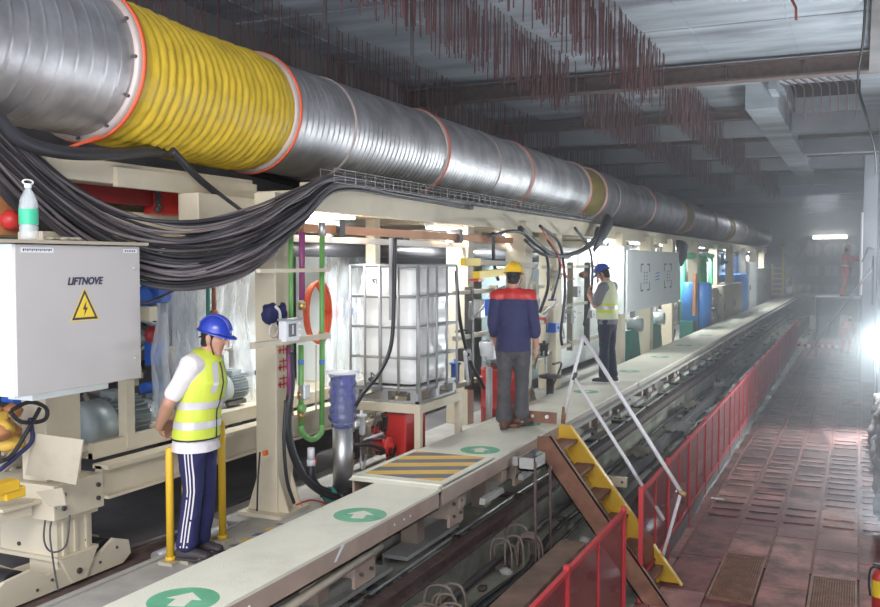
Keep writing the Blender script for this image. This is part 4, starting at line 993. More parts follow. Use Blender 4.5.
# brackets carrying the walkway
def bracket(y, big=True):
    b = MB('fascia', 'steel_dark', 'cream_dark')
    b.box(-3.35, -2.98, y, y + .24, 1.22, 1.42, bev=.006); b.box(-3.45, -3.30, y + .05, y + .19, .72, 1.25); b.box(-3.0, -2.975, y - .02, y + .26, 1.16, 1.42)
    b.use(1)
    for yy in (.05, .19):
        for zz in (1.24, 1.34): b.cyl((-2.975, y + yy, zz), (-2.955, y + yy, zz), .013, 8)
    return b.build('support_bracket', wk)
y = 5.3
while y < 34: bracket(y); y += 1.55 if y < 14 else 2.2
b = MB('cream_dark', 'fascia'); b.cyl((-2.96, 3.9, 1.30), (-2.96, 5.6, 1.36), .03, 12)
tag(b.build('conduit'), 'grey brown conduit slung under the near walkway edge', 'pipe')
for y in range(7, 34, 1):
    MB('fascia').box(-3.2, -2.96, y, y + .12, 1.28, 1.38, bev=.004).build('outrigger', wk)
    MB('concrete_pale').prism([(-2.95, y + .4, 1.22), (-2.95, y + .9, 1.22), (-2.95, y + .86, 1.27), (-2.95, y + .42, 1.27)], (.05, 0, 0)).build('edge_clip', wk)
# grey boxed roller on fascia
q = at(532, 458, X=-2.75); b = MB('concrete_pale', 'steel_dark'); b.box(q.x - .08, q.x + .08, q.y - .16, q.y + .16, q.z - .09, q.z - .07).box(q.x - .08, q.x - .07, q.y - .16, q.y + .16, q.z - .09, q.z + .03).box(q.x + .07, q.x + .08, q.y - .16, q.y + .16, q.z - .09, q.z + .03).box(q.x - .08, q.x + .08, q.y - .16, q.y - .15, q.z - .09, q.z + .03).box(q.x - .08, q.x + .08, q.y + .15, q.y + .16, q.z - .09, q.z + .03)
b.box(q.x - .25, q.x - .08, q.y - .03, q.y + .03, q.z - .08, q.z + .0)
b.use(1).cyl((q.x, q.y - .13, q.z + .01), (q.x, q.y + .13, q.z + .01), .055, 16); tag(b.build('guide_roller'), 'dark roller in a pale open box beside the stair top', 'roller')

# ------------------------------------------------------------------ trench contents
b = MB('rust_dark', 'steel_dark'); b.box(-3.08, -2.98, 1.5, 52, .935, .95).box(-3.04, -3.02, 1.5, 52, .84, .935).box(-3.085, -2.975, 1.5, 52, .825, .84)
tag(b.build('trench_rail'), 'long dark steel rail beam in the trench beside the walkway', 'rail')
b = MB('rust_dark');
for y in [2.5 + 1.6 * k for k in range(22)]: b.box(-3.48, -3.095, y, y + .08, .902, .94)
tag(b.build('rail_tie'), 'dark steel ties between the trench rail and the ledge', 'steel ties', kind='stuff')
r = random.Random(15)
b = MB('rock', 'concrete_pale', 'steel_dark')
for k in range(260):
    b.use(r.randrange(3)); y = 3 + 36 * r.random() ** 1.4; b.ball((r.uniform(-3.46, -3.12), y, .905), r.uniform(.012, .04), 1, (1, r.uniform(.8, 2.2), .6), .5)
tag(b.build('ledge_debris'), 'small debris and lumps scattered on the ledge under the walkway edge', 'debris', kind='stuff')
for i, (xx, zz, rr_) in enumerate(((-3.16, .925, .018), (-2.94, .60, .03))):
    b = MB('galv_dull' if i == 0 else 'steel_dark'); b.tube(catmull([(xx + .02 * math.sin(k * 1.7), 2 + k * 2.2, zz) for k in range(12)], 4), rr_, 8); tag(b.build('trench_pipe'), ['thin grey pipe along the ledge beside the dark trench rail', 'dark pipe along the trench bottom tight against the ledge'][i], 'pipe')
for i, (y0_, y1_) in enumerate(((5.1, 6.3), (6.55, 7.6), (3.6, 4.8))):
    b = MB('concrete_pale', 'rust_dark'); b.box(-3.44, -3.22, y0_, y1_, .942, .975).box(-3.44, -3.42, y0_, y1_, .90, .942)
    tag(b.build('concrete_plank'), ['pale plank lying in the trench below the second green arrow', 'pale plank lying in the trench below the hazard striped plate', 'pale plank in the trench at the bottom of the picture'][i], 'plank')
for ci, (cx_, cy_, n_) in enumerate(((-2.80, 4.75, 10), (-2.80, 6.2, 12), (-2.80, 8.0, 9))):
    for k in range(n_):
        r = random.Random(ci * 50 + k); x = cx_ + r.uniform(-.12, .12); y = cy_ + (k - n_ / 2) * .055; w = r.uniform(.07, .12); h = r.uniform(.16, .28)
        b = MB('loop_steel'); b.tube(catmull([(x - w, y, .55), (x - w, y + .01, .55 + h * .8), (x - w * .5, y + .02, .57 + h), (x + w * .6, y + .02, .57 + h), (x + w, y + .03, .55 + h * .7), (x + w * 1.1, y + .03, .56)]), .011, 7)
        tag(b.build('rebar_loop'), ['bent steel loop in the trench cluster nearest the camera', 'bent steel loop in the trench cluster below the hazard plate', 'bent steel loop in the trench cluster just before the stairs'][ci], 'rebar', ['nearest cluster of steel loops', 'middle cluster of steel loops', 'last cluster of steel loops before the stairs'][ci])
for i, (x, ya, yb, w, h, m, lab) in enumerate(((-2.40, 2.0, 8.4, .24, .15, 'plank', 'broad brown beam on the trench bottom behind the near red fence'), (-2.32, 10.2, 50, .12, .34, 'rust_dark', 'long rusty kerb beam on the trench bottom beyond the stairs'), (-2.62, 11.0, 34, .10, .30, 'concrete_dark', 'dark concrete strip along the trench beyond the stairs'))):
    b = MB(m); b.box(x - w / 2, x + w / 2, ya, yb, [.55, .10, .55][i], [.55, .10, .55][i] + h * [1, 1.6, .5][i], bev=.01); tag(b.build('timber_beam'), lab, 'beam')
for i, pts in enumerate(([(-2.62, 3.5, .62), (-2.60, 4.6, .66), (-2.62, 6, .66), (-2.58, 7.4, .64), (-2.7, 9, .66), (-2.6, 12, .64), (-2.65, 16, .64)], [(-2.70, 3.5, .60), (-2.58, 5, .60), (-2.72, 6.6, .60), (-2.6, 8.6, .60), (-2.72, 12, .60)])):
    b = MB('black'); b.tube(catmull(pts, 10), [.028, .02][i], 10); tag(b.build('trench_hose'), ['thicker black hose winding along the trench bottom', 'thinner black hose winding along the trench bottom'][i], 'hose')
r = random.Random(77)
names_ = ['pale rubble lump']
b = MB('rock', 'concrete_pale', 'concrete_dark')
for k in range(330):
    b.use(r.randrange(3)); y = 3 + 45 * r.random() ** 1.5; xx_ = r.uniform(-2.95, -2.0); b.ball((xx_, y, tz(xx_) + .01), r.uniform(.025, .08), 1, (1, r.uniform(.8, 1.8), .6), .5)
tag(b.build('rubble'), 'scattered wet rubble and mud lumps on the trench bottom', 'rubble', kind='stuff')
for i, (x, y, l_, w_, m) in enumerate(((-2.75, 10.6, .8, .35, 'cyan_glass'), (-2.7, 12.6, .7, .3, 'cream_dark'), (-2.5, 14.8, .9, .3, 'concrete_pale'), (-2.78, 17.2, .9, .3, 'cream_dark'), (-2.6, 20.5, 1.2, .35, 'concrete_pale'), (-2.75, 24.5, 1.2, .3, 'cream_dark'))):
    b = MB(m); G = []
    for j in range(9):
        G.append([b.bm.verts.new((x - w_ / 2 + w_ * q / 6, y - l_ / 2 + l_ * j / 8, .74 + .08 * noise.noise(Vector((q * .8, j * .8, i * 7))))) for q in range(7)])
    for j in range(8):
        for q in range(6): b._f([G[j][q], G[j][q + 1], G[j + 1][q + 1], G[j + 1][q]], True)
    bmesh.ops.solidify(b.bm, geom=b.bm.faces[:], thickness=.05)
    tag(b.build('crumpled_sheet'), ['crumpled pale plastic sheet in the trench just beyond the stairs', 'beige crumpled sheet in the trench, second beyond the stairs', 'grey slab of rubble in the trench, third beyond the stairs', 'beige crumpled sheet in the trench, fourth beyond the stairs', 'long grey slab in the trench, fifth beyond the stairs', 'beige crumpled sheet farthest along the trench'][i], 'debris')
b = MB('cream', 'steel_dark'); q = at(617, 478, X=-2.45); b.box(-2.75, -2.30, 10.15, 10.21, q.z - .06, q.z + .05, bev=.005).box(-2.8, -2.7, 10.1, 10.5, q.z - .25, q.z - .05); b.use(1).cyl((-2.35, 10.15, q.z), (-2.35, 10.14, q.z), .015, 8)
tag(b.build('steel_bracket'), 'cream drilled steel bracket between the stairs and the far red fence', 'bracket')
for i, px_ in enumerate((535, 550)):
    b = MB('rust_dark'); a = at(px_, 462 + 4 * i, X=-2.55); b.cyl(a, (a.x + .03, a.y - .05, .53), .013, 8); tag(b.build('hanging_rod'), ['thin rusty rod standing in the trench, the nearer of two', 'thin rusty rod standing in the trench, the one closer to the stairs'][i], 'rod')
b = MB('motor_grey', 'steel_dark'); b.box(-2.75, -2.58, 20.0, 20.25, .55, .8, bev=.02); b.use(1).cyl((-2.66, 20.1, .8), (-2.66, 20.1, .95), .05, 12); tag(b.build('small_valve_box'), 'small grey valve box standing in the far part of the trench', 'valve box')

# ------------------------------------------------------------------ FENCES
def fence(y0, y1, x, label, step, drift=0.):
    o = T('red_fence', label, 'fence', (x, (y0 + y1) / 2, .0)); n = max(1, round((y1 - y0) / step)); w = (y1 - y0) / n
    for k in range(n):
        ya = y0 + k * w; yb = ya + w; xa = x + drift * (ya - y0); xb = x + drift * (yb - y0)
        p = MB('fence_mesh'); p.prism([(xa - .001, ya + .03, .24), (xb - .001, yb - .03, .24), (xb - .001, yb - .03, 1.06), (xa - .001, ya + .03, 1.06)], (.002, 0, 0)); p.build('mesh_panel', o)
        f = MB('fence_red', 'cable_pale'); f.beam((xa, ya, 1.08), (xb, yb, 1.08), .035, .035).beam((xa, ya, .22), (xb, yb, .22), .03, .03)
        f.use(1).beam((xa + .005, ya, .10), (xb + .005, yb, .10), .015, .16); f.use(0)
        ym_ = (ya + yb) / 2; f.beam(((xa + xb) / 2, ym_, .22), ((xa + xb) / 2, ym_, 1.07), .025, .025); f.build('panel_frame', o)
    for k in range(n + 1):
        ya = y0 + k * w; xa = x + drift * (ya - y0)
        MB('fence_red').box(xa - .022, xa + .022, ya - .022, ya + .022, 0, 1.13).build('post', o)
fence(2.9, 8.18, -1.88, 'near red mesh safety fence on the camera side of the stairs', 1.76)
fence(8.97, 38, -1.89, 'long red mesh safety fence running from the stairs into the distance', 1.45, -.009)

# ------------------------------------------------------------------ STAIRS
sr = T('stair', 'steel stair with rusty and yellow stringers from the walkway down to the red deck', 'stair', (-2.3, 9.3, 0))
A0 = Vector((-2.93, 0, 1.50)); A1 = Vector((-1.80, 0, .0))
def stringer(y, m, name):
    b = MB(m, 'rust_beam'); dirv = (A1 - A0).normalized(); nrm = Vector((-dirv.z, 0, dirv.x)) * -1
    P = [Vector((-3.04, y, 1.54)), Vector((-2.79, y, 1.56)), Vector((-1.60, y, .0)), Vector((-1.86, y, .0))]
    b.prism(P, (0, .014, 0))
    for s in (0, 1):
        a = P[1] if s else P[0]; c_ = P[2] if s else P[3]
        if s: a = P[1]; c_ = P[2]
        e_ = .05 if m == 'yellow' else -.05
        b.prism([a, a + Vector((-.02 if s else .02, 0, 0)), c_ + Vector((-.02 if s else .02, 0, 0)), c_], (0, -.06 if m == 'yellow' else .06, 0))
    b.build(name, sr)
stringer(9.66, 'yellow', 'yellow_stringer'); stringer(8.93, 'rust_beam', 'rusty_stringer')
for k in range(6):
    t = (k + .6) / 6.3; x = -2.92 + 1.16 * t; z = 1.56 - 1.56 * t
    MB('rust_beam').box(x - .10, x + .09, 8.945, 9.655, z - .03, z, bev=.003).build('tread', sr)
hr = T('handrail', 'white tubular handrail of the stair with two sloping rails', 'handrail', (-2.88, 9.68, 1.55)); yh = 9.70
a = at(583, 336, Y=yh); bse = at(563, 418, Y=yh); en = at(681, 492, Y=yh); m1 = at(574, 377, Y=yh); m2 = at(664, 520, Y=yh); ft = at(657, 577, Y=yh)
MB('white_paint').cyl(bse, a, .020, 12).build('top_post', hr)
MB('white_paint').cyl(a, en, .022, 12).build('upper_rail', hr); MB('white_paint').cyl(m1, m2, .020, 12).build('middle_rail', hr)
MB('white_paint').cyl(en, ft, .018, 12).build('bottom_post', hr)
MB('brass').cyl(en + Vector((-.02, 0, 0)), en + Vector((.05, 0, -.03)), .030, 12).build('rail_clamp', hr)
MB('rust_beam').cyl(bse + Vector((0, 0, -.06)), bse + Vector((.015, 0, .12)), .024, 10).build('post_socket', hr)
MB('steel_dark').cyl(m1 + Vector((-.005, 0, -.03)), m1 + Vector((.02, 0, .05)), .024, 10).build('post_clamp', hr)

# ------------------------------------------------------------------ yellow guard posts
for i, (x, y, h) in enumerate(((-4.27, 5.02, .80), (-4.20, 5.10, .80), (-4.36, 5.52, .86), (-4.26, 5.58, .90))):
    b = MB('yellow', 'cream_dark'); b.lathe((x, y, 1.24), [(.027, 0), (.027, h - .02), (.018, h - .004), (.004, h)], 18); b.use(1).box(x - .06, x + .06, y - .06, y + .06, 1.24, 1.262); b.use(0).cyl((x, y, 1.262), (x, y, 1.29), .036, 14)
    tag(b.build('guard_post'), ['outermost yellow guard post left of the worker with hands behind his back', 'yellow guard post touching the back of the striped trousers', 'yellow guard post partly hidden by the striped trousers on the far side', 'tallest yellow guard post in front of the striped trousers'][i], 'post', 'yellow guard posts')
b = MB('hazard_yellow', 'hazard_dark')
for k in range(7):
    P = band_clip(5.3 + k * .16, 5.3 + k * .16 + .08, -4.15, -3.6, 5.5, 6.15, .6)
    if len(P) > 2: b.use(k % 2).prism([(x, y, 1.2405) for x, y in P], (0, 0, .0015))
tag(b.build('worn_floor_marking'), 'worn yellow hazard stripes on the floor at the column base', 'floor marking')

# ------------------------------------------------------------------ FAR MACHINERY
y0, y1, z0, z1 = span(627, 682, 248, 331, -4.05)
z0 = 2.33; z1 = 3.53; y0 = 17.8; y1 = 23.3
wb = T('white_board', 'large white sheet metal board with dark bracket sketches on it', 'board', (-4.05, (y0 + y1) / 2, z0))
MB('cab_white').box(-4.09, -4.05, y0, y1, z0, z1, bev=.01).build('board_panel', wb)
s_ = MB('ink', 'sign_blue')
for yc in (19.4, 21.9):
    w = .42; q = -4.048
    for s in (-1, 1):
        for zz, e in ((3.25, 1), (2.72, -1)):
            s_.beam((q, yc + s * w, zz), (q, yc + s * w * .5, zz), .004, .03); s_.beam((q, yc + s * w, zz), (q, yc + s * w, zz - e * .16), .004, .035)
        for k in range(4): s_.beam((q, yc + s * .12, 2.86 + k * .07), (q, yc + s * .12 + .09, 2.88 + k * .07), .004, .018)
s_.use(1)
for k in range(3): s_.beam((q, 20.45, 3.05 - k * .07), (q, 20.9, 3.07 - k * .07), .004, .02)
s_.build('marker_sketch', wb)
MB('cab_white').box(-4.9, -4.12, 17.8, 18.2, 2.3, 3.6).build('side_panel', wb)
for i, (yy, w) in enumerate(((18.9, .5), (21.3, .5))):
    b = MB('teal', 'motor_grey'); b.prism([(-4.5, yy, 1.24), (-4.5, yy + 1.1, 1.24), (-4.5, yy + .8, 1.9), (-4.5, yy, 1.9)], (.25, 0, 0)); b.use(1).cyl((-4.4, yy + .5, 2.0), (-4.1, yy + .5, 2.0), .14, 16)
    tag(b.build('green_machine'), ['dark green machine body under the near half of the white board', 'dark green machine body under the far half of the white board'][i], 'machine')
clutter((640, 690), (300, 345), -4.4, 14, 'pipework behind the posts under the white board', seed=41, rmin=.02, rmax=.04)
# green pipe frame
gf = T('green_pipework', 'bright green pipe frame beyond the white board', 'pipework', (-4.3, 26, 1.24))
for px_ in (683, 697, 703, 711):
    MB('green_far').cyl(at(px_, 256, X=-4.3), (-4.3, at(px_, 300, X=-4.3).y, 1.3), .07 if px_ != 703 else .12, 12).build('green_pipe', gf)
a, c_ = at(683, 256, X=-4.3), at(712, 256, X=-4.3); MB('green_far').cyl(a, c_, .09, 12).build('header_pipe', gf)
MB('cab_white').cyl((-4.28, at(708, 300, X=-4.28).y, 1.3), at(708, 262, X=-4.28), .05, 10).build('white_pipe', gf)
for i, (px_, r_) in enumerate(((689, .20), (702, .26))):
    q = at(px_, 330 - 8 * i, X=-4.1); zt2 = at(px_, 283, X=-4.1).z
    bc = T('blue_cylinder', ['slimmer blue tank beyond the white board', 'wider blue ribbed tank beyond the white board'][i], 'tank', (-4.1, q.y, 1.24))
    b = MB('blue_tank'); b.lathe((-4.1, q.y, 1.26 + (.5 if i == 0 else 0)), [(r_, 0), (r_, zt2 - 1.3 - (.5 if i == 0 else 0)), (r_ * .7, zt2 - 1.24 - (.5 if i == 0 else 0))], 24); b.build('tank_shell', bc)
    if i == 0: MB('teal').box(-4.3, -3.95, q.y - .3, q.y + .3, 1.24, 1.76, bev=.01).build('green_base', bc)
    else:
        for k in range(5): MB('cab_white').box(-4.1 + .2, -4.1 + .3, q.y + .1, q.y + .3, 1.4 + k * .28, 1.44 + k * .28).build('step_rib', bc)
b = MB('orange_beam', 'cab_white'); q = at(694, 300, X=-3.95); b.box(-3.97, -3.9, q.y - .1, q.y + .1, 1.9, 3.0); tag(b.build('beige_post'), 'thin orange beige post between the two blue tanks', 'post')
def farbox(px0, px1, py0, py1, X, dp, label, m, nd=2, name='machine_cabinet', cat='cabinet', zb=1.24):
    y0 = at(px0, py0, X=X).y; y1 = at(px1, py0, X=X).y; z1 = at((px0 + px1) / 2, py0, X=X).z; zb = zb if py1 is None else at(px0, py1, X=X).z
    o = T(name, label, cat, (X - dp / 2, (y0 + y1) / 2, zb)); MB(m).box(X - dp, X - .03, y0, y1, zb, z1, bev=.02).build('cabinet_body', o); w = (y1 - y0) / nd
    for k in range(nd):
        d = MB(m).box(X - .03, X, y0 + k * w + .03, y0 + (k + 1) * w - .03, zb + .06, z1 - .06, bev=.01).build('door', o)
        MB('steel_dark').box(X, X + .03, y0 + k * w + .12, y0 + k * w + .18, (zb + z1) / 2 - .1, (zb + z1) / 2 + .1).build('handle', d)
    return o
farbox(713, 721, 288, None, -4.0, .3, 'narrow cream cabinet just past the wider blue tank', 'cream', 1)
farbox(724, 743, 284, None, -3.85, .7, 'low cream cabinet with flat top beside the walkway', 'cream', 2)
farbox(738, 748, 274, None, -4.05, .7, 'blue cabinet beyond the low cream cabinet', 'blue_tank', 1)
farbox(733, 740, 256, 278, -4.5, .5, 'blue unit raised behind the low cream cabinet', 'blue_tank', 1)
farbox(750, 757, 262, None, -4.05, .6, 'tall grey white cabinet right after the blue cabinet', 'cab_white', 1)
farbox(758, 771, 268, None, -4.05, .7, 'greenish grey cabinet before the yellow ladder', 'concrete_pale', 2)
farbox(716, 734, 256, 300, -4.7, .3, 'pale bluish cabinet behind the low cream cabinet', 'cyan_glass', 2)
clutter((712, 760), (254, 300), -4.45, 30, 'distant tangle of pipes and valves under the far lamps', ms=('cab_white', 'red', 'blue_tank', 'steel_dark', 'cream', 'green_far'), seed=61, rmin=.03, rmax=.07)
clutter((716, 730), (292, 318), -3.9, 10, 'red and grey valves in front of the low cream cabinet', ms=('red', 'steel_dark', 'cream', 'galv_dull'), seed=62, rmin=.02, rmax=.05, dep=.2)
clutter((600, 690), (246, 262), -4.9, 26, 'black and white equipment seen above the white board', ms=('black', 'cab_white', 'steel_dark', 'cream_dark'), seed=65, rmin=.02, rmax=.05)
for i, (a_, c2) in enumerate(((24.5, 34), (34.3, 44), (44.3, 52))):
    b = MB('cab_white', 'cream_dark'); b.box(-6.1, -6.0, a_, c2, 1.1, 3.8)
    k = a_
    while k < c2: b.use(1).box(-6.0, -5.98, k, k + .06, 1.1, 3.8); k += 1.2
    tag(b.build('partition_panel'), ['white partition panel behind the green pipes', 'white partition panel behind the blue cabinet', 'white partition panel behind the yellow ladder'][i], 'panel')
b = MB('cream', 'cream_dark'); b.box(-6.1, -6.0, 12.3, 24.3, 1.1, 3.8)
tag(b.build('partition_panel'), 'long cream partition panel behind the white board', 'panel')
# yellow ladder, guard hoop, end stair
ld = T('yellow_ladder', 'yellow ladder standing at the far end of the walkway', 'ladder', (-3.6, 50, 1.55)); yl = 50.0
xa, xb = at(772, 280, Y=yl).x, at(783, 280, Y=yl).x; zt3 = at(783, 246, Y=yl).z; zb3 = 1.55
MB('yellow_bright').cyl((xa, yl, zb3), (xa, yl, at(772, 264, Y=yl).z), .05, 8).build('left_rail', ld); MB('yellow_bright').cyl((xb, yl, zb3), (xb, yl, zt3), .06, 8).build('right_rail', ld)
for k in range(6): MB('yellow_bright').box(xa, xb, yl - .03, yl + .03, zb3 + .1 + k * .26, zb3 + .16 + k * .26).build('rung', ld)
hp = MB('yellow_bright'); x0_, x1_ = at(786, 285, Y=52).x, at(793, 285, Y=52).x; hz_ = at(789, 274, Y=52).z
hp.tube(catmull([(x0_, 52, 1.55), (x0_, 52, hz_ - .1), ((x0_ + x1_) / 2, 52, hz_), (x1_, 52, hz_ - .1), (x1_, 52, 1.55)]), .04, 8).cyl((x0_, 52, 2.05), (x1_, 52, 2.05), .035, 8)
tag(hp.build('guard_hoop'), 'yellow tubular guard hoop at the end of the walkway', 'railing')
b = MB('yellow_bright'); b.box(-3.75, -2.9, 53.5, 54.4, 1.551, 1.58); tag(b.build('yellow_step'), 'yellow plate on the far end of the walkway', 'plate')
b = MB('white_paint'); b.beam(at(786, 284, Y=54), at(812, 236, Y=54), .14, .12); tag(b.build('diagonal_strut'), 'long pale strut leaning up at the far end of the tunnel', 'strut')
b = MB('lamp_far'); a, c_ = at(813, 237, Y=57.2), at(847, 237, Y=57.2); b.box(a.x, c_.x, 57.15, 57.25, a.z - .11, a.z + .09); tag(b.build('lit_strip'), 'bright horizontal light strip high on the end wall', 'lamp')
b = MB('cable_pale'); b.tube(catmull([at(846, 240, Y=57), at(849, 255, Y=57), at(851, 270, Y=57)]), .05, 8); tag(b.build('hanging_rope'), 'pale rope hanging from the bright light strip', 'rope')
b = MB('hdpe', 'hiviz'); q = at(800, 296, Y=52); b.use(1).lathe(at(799, 291, Y=52), [(.12, 0), (.17, .3)], 14); tag(b.build('green_bucket'), 'small green white bucket on the far platform', 'bucket')
b = MB('motor_grey'); b.lathe(at(806, 292, Y=52), [(.15, 0), (.18, .25), (.12, .5)], 14); tag(b.build('grey_bin'), 'small grey bin on the far platform beside the bucket', 'bin')
b = MB('concrete_pale', 'steel_dark'); b.box(-3.4, .05, 51, YE - .02, 1.36, 1.5); b.use(1).box(-3.4, .06, 50.9, 51, .3, 1.5); tag(b.build('end_platform'), 'grey platform crossing the tunnel in front of the end wall', 'platform')
r = random.Random(5)
for i in range(7):
    b = MB('concrete_dark', 'steel_dark', 'cream_dark'); x = -2.9 + i * .42; b.use(i % 3).box(x, x + .36, 44 + i % 3 * .8, 44.6 + i % 3 * .8, .0 if x > -1.9 else .25, .45 + r.random() * .5, bev=.03)
    tag(b.build('stacked_crate'), ['dark crate in the gap before the far platform beside the walkway end', 'second dark crate before the far platform', 'beige crate before the far platform', 'dark block left of the middle before the far platform', 'steel block in the middle before the far platform', 'beige block right of the middle before the far platform', 'dark crate before the far platform nearest the right wall'][i], 'crate')

# scaffold platform for the orange worker
sf = T('scaffold', 'small scaffold platform carrying the worker in orange', 'scaffold', (-.7, 35, 0)); sz = 2.12
MB('white_paint').box(-1.4, .02, 34.5, 35.5, sz - .06, sz).build('platform_board', sf)
for x in (-1.35, -.05):
    for y in (34.55, 35.45): MB('galv_dull').cyl((x, y, 0), (x, y, sz - .06), .025, 8).build('leg', sf)
b = MB('hdpe'); p = at(861, 214, X=.03); b.cyl((.02, 28.0, 2.4), (.02, 28.0, 4.65), .035, 10); tag(b.build('white_pipe'), 'white vertical pipe on the corner of the right wall', 'pipe')
b = MB('galv_dull'); a = at(872, 268, Y=20); c_ = at(793, 374, z=.02); b.cyl(a, c_, .022, 10); tag(b.build('leaning_pole'), 'long pale pole sloping from the right wall down to the deck', 'pole')
b = MB('galv_dull'); a = at(873, 256, Y=22); b.cyl(a, (a.x, a.y, at(873, 305, Y=22).z), .02, 8); b.tube(catmull([at(862, 262, Y=22), at(868, 248, Y=22), at(876, 250, Y=22), at(880, 243, Y=22)]), .02, 8); tag(b.build('bent_pipe_rail'), 'bent grey pipe rail on the right wall behind the orange worker', 'railing')
# barrier tape board
b = MB('red', 'hdpe'); y_ = at(815, 346, z=.1).y; x0_ = at(797, 346, Y=y_).x; x1_ = at(838, 346, Y=y_).x; n_ = 12
for k in range(n_): b.use(k % 2).box(x0_ + (x1_ - x0_) * k / n_, x0_ + (x1_ - x0_) * (k + 1) / n_, y_ - .02, y_ + .02, .04, .16)
tag(b.build('barrier_board'), 'low red and white striped barrier board across the deck', 'barrier')
# red debris, white scrap
q = at(851, 407, z=0); b = MB('red_dark', 'red'); b.beam((q.x - .18, q.y - .08, .08), (q.x + .16, q.y + .12, .06), .08, .06).cyl((q.x - .05, q.y, .1), (q.x + .1, q.y + .14, .16), .03, 10).box(q.x + .05, q.x + .2, q.y - .05, q.y + .05, .01, .1, bev=.01); tag(b.build('red_tool'), 'red jack like tool lying on the deck', 'tool')
q = at(716, 396, X=-1.75); q = at(716, 499, z=.01); b = MB('hdpe'); b.prism([(q.x - .07, q.y, .005), (q.x + .1, q.y - .02, .005), (q.x + .11, q.y + .03, .005), (q.x - .06, q.y + .05, .005)], (0, 0, .012)); tag(b.build('white_scrap'), 'small white scrap on the red deck beside the long fence', 'scrap')
# rope coil at right edge
q = at(875, 455, z=.02); b = MB('cable_pale')
for k in range(3): b.tube([(q.x + .06 + .11 * math.cos(a * PI / 10), q.y + .16 * math.sin(a * PI / 10), .03 + k * .02) for a in range(21)], .012, 6)
tag(b.build('rope_coil'), 'small coil of grey cable on the deck at the right edge', 'cable')
# rubble sacks at right
r = random.Random(9)
for k in range(16):
    y = 13.2 + (k % 8) * .85 + r.uniform(-.1, .1); lay = k // 8; x = .40 - .06 * r.random() + .04 * lay
    b = MB('rock'); b.ball((x, y, .18 + lay * .42 + .02 * r.random()), .30, 3, (.55, 1.25, .85), .45)
    tag(b.build('filled_sack'), 'dusty brown filled sack in the %s of the pile against the right wall' % ('bottom layer' if lay == 0 else 'upper layer'), 'sack', 'filled sacks by the right wall, %s' % ('bottom' if lay == 0 else 'top'))
# floodlight
q = at(878, 336, Y=20.0); fl_ = T('floodlight', 'glaring floodlight on a stand at the right edge in the haze', 'floodlight', (q.x, q.y, 0))
b = MB('flood'); b.box(q.x - .06, q.x + .06, q.y - .02, q.y - .01, q.z - .05, q.z + .05); b.build('lamp_face', fl_)
MB('steel_dark').box(q.x - .12, q.x + .12, q.y - .008, q.y + .08, q.z - .09, q.z + .09, bev=.01).build('lamp_housing', fl_)
MB('steel_dark').cyl((q.x, q.y + .05, 0), (q.x, q.y + .05, q.z - .08), .02, 8).build('stand', fl_)
for a in range(3): MB('steel_dark').cyl((q.x, q.y + .05, .5), (q.x + .16 * math.cos(a * 2.1 + 2), q.y + .05 + .3 * math.sin(a * 2.1 + 2), 0.01), .012, 6).build('leg', fl_)
l = bpy.data.lights.new('flood', 'AREA'); l.shape = 'RECTANGLE'; l.size = .2; l.size_y = .14; l.energy = 230; l.color = (.85, .96, 1)
lo = bpy.data.objects.new('flood_light', l); col.objects.link(lo); lo.location = (q.x - .02, q.y - .05, q.z); lo.rotation_euler = (math.radians(78), 0, math.radians(-162))
# extinguisher
q = at(880, 612, z=0); ex = T('fire_extinguisher', 'red fire extinguisher with yellow label at the bottom right corner', 'extinguisher', (q.x + .02, q.y, 0)); ex_ = Vector((q.x + .0, q.y + .1, 0))
MB('red').lathe(ex_, [(.06, 0), (.072, .01), (.072, .30), (.05, .36), (.022, .38)], 24).build('cylinder_body', ex)
MB('yellow_bright').lathe(ex_, [(.074, .12), (.074, .28)], 24, cap=False).build('yellow_label', ex)
MB('steel_dark').lathe(ex_ + Vector((0, 0, .38)), [(.022, 0), (.022, .03)], 12).box(ex_.x - .07, ex_.x + .02, ex_.y - .01, ex_.y + .01, .40, .43).build('valve_head', ex)
MB('black').tube(catmull([ex_ + Vector((0, 0, .4)), ex_ + Vector((-.08, 0, .38)), ex_ + Vector((-.10, -.01, .25)), ex_ + Vector((-.085, -.02, .12))]), .010, 8).build('discharge_hose', ex)
# hanging cable top right
b = MB('black'); b.tube(catmull([at(866, -10, Y=12), at(863, 40, Y=12.5), at(858, 82, Y=13), at(866, 115, Y=13), at(875, 150, Y=13.2), at(876, 175, Y=13.5)]), .016, 8); tag(b.build('ceiling_cable'), 'dark cable hanging from the ceiling near the right wall', 'cable')
b = MB('rust'); b.tube([at(790, -4, Y=9.5), at(796, 8, Y=9.5), at(796, 20, Y=9.5)], .014, 6); tag(b.build('bent_rod'), 'bent rusty rod end poking down from the bright ceiling', 'rod')
for i, px_ in enumerate((325, 412)):
    b = MB('steel_dark'); p = at(px_, 18 if i == 0 else 52, Y=8 + 1.0 * i); b.box(p.x - .015, p.x + .015, p.y - .015, p.y + .015, p.z - .12, ZC); tag(b.build('ceiling_hanger'), ['short dark hanger on the ceiling above the yellow duct', 'short dark hanger on the ceiling above the long duct'][i], 'hanger')

